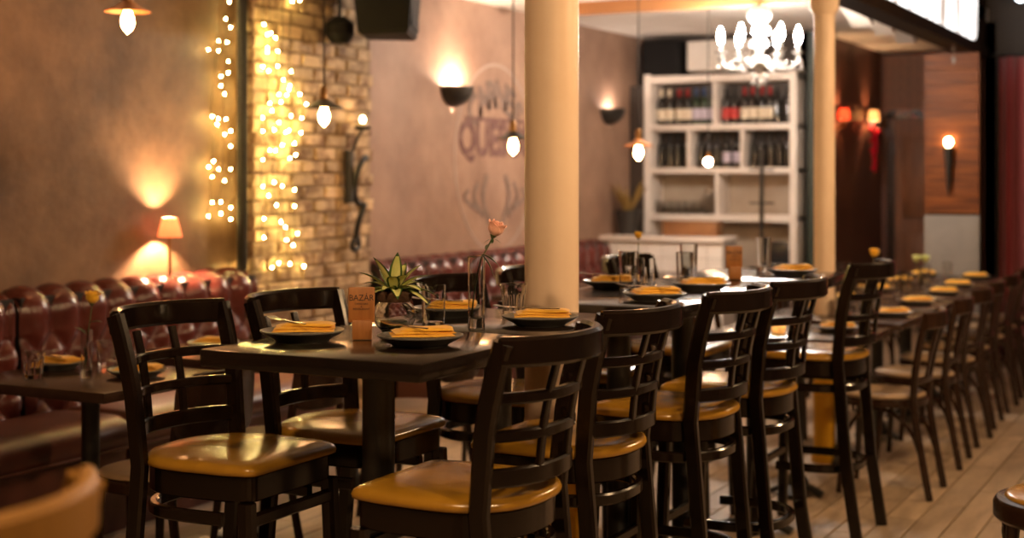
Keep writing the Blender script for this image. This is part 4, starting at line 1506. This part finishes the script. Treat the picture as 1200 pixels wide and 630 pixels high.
for k in range(6):
    a = k * PI / 3
    MB().sphere((0.045 * math.cos(a), 0.045 * math.sin(a), 2.10 - 0.035 * (k % 2)), 0.013, 8, 6, 1.4).obj('drop', 'crystal', chn)
MB().sphere((0, 0, 2.05), 0.018, 10, 8, 1.3).obj('drop', 'crystal', chn)
for k in range(3):
    a = k * 2 * PI / 3 + 0.3
    MB().sphere((0.045 * math.cos(a), 0.045 * math.sin(a), 2.40), 0.022, 10, 8).obj('bulb', 'bulb_chandelier', chn)

# fairy lights ------------------------------------------------------------------------
FL = [(6.04, 2.36), (6.18, 2.38), (6.01, 2.27), (6.08, 2.23), (6.14, 2.23), (6.21, 2.2), (5.95, 2.15), (6.02, 2.15), (5.87, 2.1), (5.95, 2.1), (6.14, 2.12), (6.18, 2.11), (6.03, 2.05), (6.03, 1.99), (5.97, 1.97), (5.97, 1.92), (6.0, 1.88), (6.12, 1.92), (6.12, 1.86), (6.12, 1.82), (5.9, 1.76), (5.95, 1.75), (6.01, 1.75), (5.94, 1.72), (6.06, 1.69), (6.0, 1.67), (6.11, 1.65), (6.09, 1.61), (5.91, 1.53), (5.87, 1.5), (5.95, 1.49), (6.06, 1.49), (6.16, 1.48), (5.9, 1.45), (6.0, 1.43), (6.12, 1.43), (6.13, 1.36), (5.9, 1.32), (5.97, 1.32), (5.87, 1.25), (5.97, 1.26), (6.06, 1.29), (6.08, 1.23), (6.15, 1.28), (6.05, 0.97), (6.12, 0.97)]
FR = [(6.18, 2.25), (6.21, 2.2), (6.24, 2.21), (6.28, 2.19), (6.43, 2.4), (6.5, 2.41), (6.21, 2.13), (6.21, 2.11), (6.3, 2.12), (6.17, 2.03), (6.22, 2.01), (6.3, 2.04), (6.42, 2.02), (6.35, 1.97), (6.41, 1.94), (6.31, 1.89), (6.38, 1.89), (6.4, 1.92), (6.5, 1.9), (6.23, 1.84), (6.33, 1.85), (6.56, 1.85), (6.25, 1.8), (6.17, 1.76), (6.31, 1.74), (6.42, 1.78), (6.52, 1.77), (6.17, 1.69), (6.27, 1.7), (6.4, 1.7), (6.37, 1.69), (6.51, 1.69), (6.34, 1.62), (6.28, 1.59), (6.45, 1.63), (6.46, 1.57), (6.41, 1.55), (6.23, 1.59), (6.17, 1.54), (6.17, 1.4), (6.27, 1.42), (6.34, 1.4), (6.22, 1.35), (6.45, 1.38), (6.29, 1.3), (6.45, 1.29), (6.18, 1.23), (6.33, 1.21), (6.37, 1.18), (6.48, 1.14), (6.18, 1.13), (6.38, 1.11), (6.44, 1.08), (6.31, 0.99), (6.41, 0.98), (6.54, 0.96), (6.25, 0.97)]
FBULB = MB().lathe([(0.0, -0.0055), (0.0026, -0.0035), (0.0034, 0.0), (0.0026, 0.003), (0.0, 0.0042)], 8).mesh('bulb', 'bulb_fairy')


def strand(pts, x, label):
    t = thing('string_light', label, 'string lights', (x, pts[0][0], 0), 0, 'warm string lights')
    y0 = pts[0][0]
    path = [(-0.012, pts[0][0] - y0 + 0.02, CZ - 0.005)]
    for i, (y, z) in enumerate(pts):
        link('bulb', FBULB, t, (0.0, y - y0, z))
        path.append((-0.012, y - y0, z + 0.012))
    MB().tube(path, 0.0016, 5).obj('wire', 'cord_black', t)


def split(lst, edges):
    out = [[] for _ in range(len(edges) + 1)]
    for y, z in lst:
        k = sum(1 for e in edges if y > e)
        out[k].append((y, z))
    return [sorted(o, key=lambda p: -p[1]) for o in out]


for i, s in enumerate(split(FL, (5.96, 6.04))):
    s = [(y if y < 6.06 or y > 6.14 else (6.05 if y < 6.1 else 6.145), z) for y, z in s]
    strand(s, -4.755, ['leftmost string of warm bulbs on the brown plaster wall', 'middle string of warm bulbs on the brown plaster wall', 'string of warm bulbs on the plaster right beside the pipe'][i])
for i, s in enumerate(split(FR, (6.23, 6.335, 6.415))):
    strand(s, PX + 0.042, ['string of warm bulbs at the left edge of the brick pier', 'second string of warm bulbs on the brick pier', 'third string of warm bulbs on the brick pier', 'rightmost string of warm bulbs on the brick pier'][i])

# speaker at the ceiling -----------------------------------------------------------------
sp = thing('ceiling_speaker', 'black loudspeaker hanging from the ceiling beside the brick pier', 'speaker', (-4.36, 6.93, 2.235), 0.45)
mb = MB()
ol = [(-0.15, -0.19), (0.17, -0.27), (0.17, 0.27), (-0.15, 0.19)]
mb.slab(ol, [(0.0, 0.05), (0.02, 0.025), (0.30, -0.02), (0.33, 0.0)])
mb.obj('cabinet', 'speaker_black', sp, smooth=20)
MB().box((0.165, 0, 0.165), (0.012, 0.40, 0.24)).obj('grille', 'speaker_black', sp, smooth=0)
MB().tube([(0, 0, 0.33), (0, 0, CZ - 2.235)], 0.02, 10).obj('mount', 'black_iron', sp)
spk = thing('round_fitting', 'small dark round ceiling fitting hung left of the loudspeaker', 'fitting', (-4.58, 6.80, 2.25))
MB().lathe([(0.0, -0.06), (0.05, -0.05), (0.085, 0.0), (0.08, 0.06), (0.03, 0.10), (0.0, 0.10)], 18).obj('body', 'speaker_black', spk)
MB().tube([(0, 0, 0.09), (0, 0, CZ - 2.25)], 0.012, 8).obj('stem', 'black_iron', spk)

# mural --------------------------------------------------------------------------------------
mu = thing('wall_mural', 'faded painted lettering in a circle on the grey wall', 'mural', (WX + 0.003, 9.10, 0))
RW = (PI / 2, 0, PI / 2)
mc = 1.58
ring = [(0.0, 0.60 * math.sin(2 * PI * k / 64), mc + 0.66 * math.cos(2 * PI * k / 64)) for k in range(64)]
MB().bar(ring, 0.022, 0.003, up=(1, 0, 0), closed=True).obj('painted_ring', 'mural_pale', mu)
for i, ch in enumerate('CARNES'):
    a = (i - 2.5) * 0.30
    o = text('painted_letter', ch, 0.27, 'mural_brown', mu, (0.0, 0.46 * math.sin(a), mc + 0.46 * math.cos(a) - 0.02), (PI / 2, 0, PI / 2), 0.001, 1.0, 0.012)
    o.rotation_mode = 'QUATERNION'
    o.rotation_quaternion = Matrix.Rotation(-a, 4, 'X').to_quaternion() @ (Matrix.Rotation(PI / 2, 4, 'Z') @ Matrix.Rotation(PI / 2, 4, 'X')).to_quaternion()
    o.rotation_quaternion = (Matrix.Rotation(-a, 4, 'X') @ Matrix.Rotation(PI / 2, 4, 'Z') @ Matrix.Rotation(PI / 2, 4, 'X')).to_quaternion()
text('painted_letters', 'QUESOS', 0.32, 'mural_maroon', mu, (0.0, 0.0, mc + 0.12), RW, 0.001, 0.9, 0.014)
MB().bar([(0, -0.45, mc + 0.27), (0, 0.45, mc + 0.27)], 0.003, 0.03).obj('painted_line', 'mural_maroon', mu)
for s in (-1, 1):
    for k in range(3):
        mb = MB()
        y = s * (0.14 + 0.13 * k)
        pts = [(0, y, mc - 0.12 - 0.05 * k), (0, y + s * 0.06, mc - 0.28), (0, y * 0.7, mc - 0.46 + 0.05 * k)]
        mb.bar(catmull(pts, 5), 0.05 - 0.008 * k, 0.003, up=(1, 0, 0))
        mb.obj('painted_flourish', 'mural_brown', mu)

# ================================================================== BAR BACK
shf = thing('bottle_shelf', 'white back bar shelving filled with bottles', 'shelf', (0, 0, 0))
SX0, SX1, SY0, SY1 = -4.64, -3.33, 11.58, 11.88
for z, h in ((2.275, 0.06), (1.862, 0.05), (1.497, 0.05), (1.10, 0.055), (0.64, 0.05)):
    beveled_box('shelf_board', (SX1 - SX0, SY1 - SY0, h), 'shelf_white', shf, ((SX0 + SX1) / 2, (SY0 + SY1) / 2, z), bev=0.004)
for x in (SX0 - 0.0, SX1 - 0.03):
    beveled_box('upright', (0.06, SY1 - SY0 + 0.01, 1.70), 'shelf_white', shf, (x + 0.03 - 0.03, (SY0 + SY1) / 2, 1.47), bev=0.004)
for x, z0, z1 in ((-4.04, 1.887, 2.245), (-4.27, 1.522, 1.837), (-3.80, 1.522, 1.837), (-4.02, 1.1275, 1.472)):
    beveled_box('divider', (0.028, SY1 - SY0 - 0.01, z1 - z0), 'shelf_white', shf, (x, (SY0 + SY1) / 2, (z0 + z1) / 2), bev=0.003)
MB().box(((SX0 + SX1) / 2, 11.885, 1.87), (SX1 - SX0, 0.02, 0.75)).obj('back_panel', 'shelf_back_dark', shf, smooth=0)
MB().box(((SX0 + SX1) / 2, 11.885, 1.06), (SX1 - SX0, 0.02, 0.86)).obj('back_panel', 'shelf_back_beige', shf, smooth=0)

BPROF = [(0.0, 0.0), (0.034, 0.0), (0.037, 0.004), (0.037, 0.185), (0.034, 0.205), (0.018, 0.232), (0.014, 0.245), (0.014, 0.296), (0.0155, 0.298), (0.0155, 0.306), (0.0, 0.307)]
BM = {c: MB().lathe(BPROF, 16).mesh('bottle', c) for c in ('bottle_dark', 'bottle_green', 'bottle_red')}
LM = {c: MB().lathe([(0.0374, 0.045), (0.0378, 0.046), (0.0378, 0.135), (0.0374, 0.136)], 16).mesh('bottle_label', c) for c in ('label_cream', 'label_red', 'label_lilac')}
CM = {c: MB().lathe([(0.0145, 0.240), (0.0152, 0.241), (0.0152, 0.294), (0.0165, 0.296), (0.0165, 0.3075), (0.0, 0.309)], 12).mesh('foil_cap', c) for c in ('foil_red', 'foil_blue', 'foil_black', 'label_cream')}


ORD = ['first', 'second', 'third', 'fourth', 'fifth', 'sixth', 'seventh', 'eighth', 'ninth']


def bottles(x0, x1, n, z, y, body, lab, cap, label, sc=1.0):
    for i in range(n):
        x = lerp(x0, x1, (i + 0.5) / n)
        t = link('bottle', BM[body], None, (x, y + random.uniform(-0.01, 0.01), z + 0.001), random.uniform(0, 6))
        t.scale = (sc, sc, sc)
        tag(t, (label % ORD[i]) if '%s' in label else label, 'bottle', 'bottles on the bar shelf')
        if lab:
            link('bottle_label', LM[lab], t)
        if cap:
            link('foil_cap', CM[cap], t)


z1, z2 = 1.888, 1.523
bottles(-4.60, -4.44, 2, z1, 11.70, 'bottle_dark', 'label_cream', 'label_cream', '%s pale capped bottle from the left end of the top shelf')
bottles(-4.43, -4.28, 2, z1, 11.70, 'bottle_dark', 'label_cream', 'foil_red', '%s red capped cream label bottle from left in the top left bay')
bottles(-4.28, -4.055, 3, z1, 11.70, 'bottle_green', 'label_lilac', 'foil_blue', '%s blue capped lilac label bottle from left in the top left bay')
bottles(-4.01, -3.86, 2, z1, 11.70, 'bottle_dark', 'label_red', 'foil_black', '%s red label bottle from left in the top right bay')
bottles(-3.85, -3.55, 4, z1, 11.70, 'bottle_dark', 'label_cream', 'foil_red', '%s cream label bottle from left in the top right bay')
bottles(-3.572, -3.402, 2, z1, 11.70, 'bottle_dark', None, 'foil_black', '%s plain dark bottle at the right end of the top shelf')
bottles(-4.60, -4.29, 4, z2, 11.72, 'bottle_dark', None, 'foil_black', '%s dark bottle from left in the left bay, second shelf', 0.95)
bottles(-4.24, -4.02, 3, z2, 11.72, 'bottle_dark', None, 'foil_black', '%s plain dark bottle from left in the middle bay, second shelf', 0.95)
bottles(-4.01, -3.83, 2, z2, 11.70, 'bottle_dark', 'label_lilac', 'foil_black', '%s lilac label bottle from left on the second shelf', 0.95)
bottles(-3.77, -3.41, 5, z2, 11.72, 'bottle_dark', None, 'foil_black', '%s dark bottle from left in the right bay, second shelf', 0.95)
# glasses on third shelf
WG = lathe_mesh('bar_glass', [(0.0, 0.0), (0.026, 0.0), (0.03, 0.002), (0.036, 0.11), (0.035, 0.111), (0.034, 0.11), (0.027, 0.012), (0.0, 0.012)], 'clear_glass', 16)
for i in range(6):
    o = link('bar_glass', WG, None, (-4.57 + i * 0.066, 11.70 + 0.02 * (i % 2), 1.1285))
    tag(o, ORD[i] + ' clear glass from the left on the third bar shelf', 'glass', 'glasses on the bar shelf')
jar = thing('glass_jar', 'large round glass jar on the third bar shelf', 'jar', (-4.11, 11.66, 1.1285))
link('jar_glass', lathe_mesh('jar_glass', [(0.0, 0.0), (0.05, 0.0), (0.062, 0.02), (0.062, 0.13), (0.04, 0.17), (0.04, 0.19), (0.037, 0.19), (0.037, 0.17), (0.058, 0.13), (0.058, 0.02), (0.0, 0.01)], 'clear_glass', 24), jar)
MB().lathe([(0.0, 0.191), (0.044, 0.191), (0.044, 0.212), (0.01, 0.22), (0.0, 0.22)], 20).obj('lid', 'steel', jar)
sc1 = thing('till_screen', 'dark square screen on the low right bar shelf', 'screen', (-3.50, 11.60, 0.666))
beveled_box('panel', (0.25, 0.03, 0.22), 'screen_black', sc1, (0, 0, 0.14), bev=0.006)
MB().box((0, 0.03, 0.02), (0.12, 0.10, 0.04)).obj('stand', 'screen_black', sc1, smooth=0)
# things above the shelf
bx = thing('black_cabinet_speaker', 'black box standing on top of the bar shelf', 'speaker', (-4.52, 11.72, 2.306))
beveled_box('cabinet', (0.34, 0.26, 0.30), 'speaker_black', bx, (0, 0, 0.1505), bev=0.008)
MB().box((0, -0.133, 0.15), (0.30, 0.008, 0.26)).obj('grille', 'speaker_black', bx, smooth=0)
acu = thing('air_conditioner', 'pale air conditioner unit above the bar shelf', 'air conditioner', (-4.02, 11.76, 2.34))
beveled_box('housing', (0.58, 0.22, 0.26), 'appliance_white', acu, (0, 0, 0.13), bev=0.02, seg=3)
for k in range(3):
    beveled_box('louvre', (0.52, 0.01, 0.018), 'appliance_white', acu, (0, -0.112, 0.03 + 0.025 * k), bev=0.003)

# bar counter with white tiles
bc = thing('bar_counter', 'white tiled bar counter front below the bottle shelf', 'counter', (0, 0, 0))
CX0, CX1, CY = -4.78, -3.74, 10.93
MB().box(((CX0 + CX1) / 2, CY + 0.16, 0.46), (CX1 - CX0, 0.30, 0.92)).obj('body', 'grout', bc, smooth=0)
tm = beveled_box('tile', (0.124, 0.012, 0.114), 'tile_white', bc, (0, 0, -5), bev=0.002, seg=1)
tmesh = tm.data
bpy.data.objects.remove(tm)
for j in range(6):
    for i in range(8):
        x = CX0 + 0.065 + i * 0.1297
        z = 0.855 - j * 0.118
        link('tile', tmesh, bc, (x, CY + 0.006, z))
beveled_box('countertop', (CX1 - CX0 + 0.02, 0.40, 0.04), 'shelf_white', bc, ((CX0 + CX1) / 2, CY + 0.16, 0.945), bev=0.006)
bk = thing('wooden_crate', 'long brown wooden box lying on the bar counter', 'crate', (-4.08, 11.17, 0.9655))
beveled_box('box', (0.46, 0.16, 0.10), 'basket_brown', bk, (0, 0, 0.05), bev=0.006)
beveled_box('lid', (0.47, 0.17, 0.018), 'basket_brown', bk, (0, 0, 0.11), bev=0.004)
# planter with dried plant in the corner
pt = thing('dried_plant_pot', 'dark pot of dried yellow plant in the bar corner', 'plant', (-4.64, 11.15, 0.9655))
MB().lathe([(0.0, 0.0), (0.085, 0.0), (0.11, 0.20), (0.105, 0.205), (0.09, 0.18), (0.0, 0.18)], 18).obj('pot', 'shade_black', pt)
rr_ = random.Random(11)
for k in range(34):
    mb = MB()
    a = rr_.uniform(0, 2 * PI)
    leaf(mb, (0.03 * math.cos(a), 0.03 * math.sin(a), 0.18), (0.45 * math.cos(a), 0.45 * math.sin(a), 1), rr_.uniform(0.22, 0.40), 0.030, rr_.uniform(0.1, 0.4))
    mb.obj('leaf', 'dried_plant', pt, smooth=180)
struct(MB().box((-4.735, 11.72, 1.6), (0.12, 0.30, 1.25)).obj('trim_dark_panel', 'wall_dark', smooth=0))
# black stand before the shelf
sd = thing('black_stand', 'thin black metal stand in front of the bar shelf', 'stand', (-3.46, 11.05, 0))
MB().tube([(0, 0, 0.02), (0, 0, 1.66)], 0.018, 10).obj('pole', 'black_iron', sd)
MB().lathe([(0.0, 0.0), (0.16, 0.0), (0.16, 0.012), (0.03, 0.03), (0.0, 0.03)], 20).obj('base', 'black_iron', sd)
MB().tube([(-0.10, 0, 1.50), (0.10, 0, 1.50)], 0.008, 8).obj('crossbar', 'black_iron', sd)
MB().tube([(-0.10, 0, 1.24), (0.10, 0, 1.24)], 0.008, 8).obj('crossbar', 'black_iron', sd)
MB().lathe([(0.0, 0.72), (0.10, 0.72), (0.10, 0.735), (0.0, 0.735)], 16).obj('tray', 'black_iron', sd)
# dark green post right of the shelf
struct(MB().box((-3.21, 11.80, 1.32), (0.12, 0.22, 2.64)).obj('trim_post', 'wall_dark_green', smooth=0))

# white wedge fittings on the ceiling left of the beam
for i, y in enumerate((10.0, 10.7, 11.45)):
    t = thing('ceiling_spot', ['nearest', 'middle', 'farthest'][i] + ' of three white wedge fittings under the ceiling beside the beam', 'ceiling fitting', (-2.45, y, CZ), 0, 'white wedge ceiling fittings')
    MB().add([(-0.09, -0.20, -0.02), (0.09, -0.20, -0.02), (0.09, 0.20, -0.02), (-0.09, 0.20, -0.02), (-0.07, -0.18, -0.05), (0.07, -0.18, -0.05), (0.07, 0.16, -0.16), (-0.07, 0.16, -0.16)],
             [(3, 2, 1, 0), (4, 5, 6, 7), (0, 1, 5, 4), (1, 2, 6, 5), (2, 3, 7, 6), (3, 0, 4, 7)]).obj('housing', 'appliance_white', t, smooth=0)
    MB().box((0, 0, -0.011), (0.14, 0.30, 0.02)).obj('base', 'shade_black', t, smooth=0)
dp_ = thing('crystal_drop', 'small hanging crystal drop under the beam before the wood pier', 'ornament', (-1.90, 10.55, 0))
MB().tube([(0, 0, 2.30), (0, 0, 2.376)], 0.0025, 6).obj('thread', 'steel', dp_)
MB().lathe([(0.0, 2.24), (0.010, 2.265), (0.013, 2.285), (0.004, 2.30), (0.0, 2.302)], 8).obj('crystal', 'crystal', dp_)
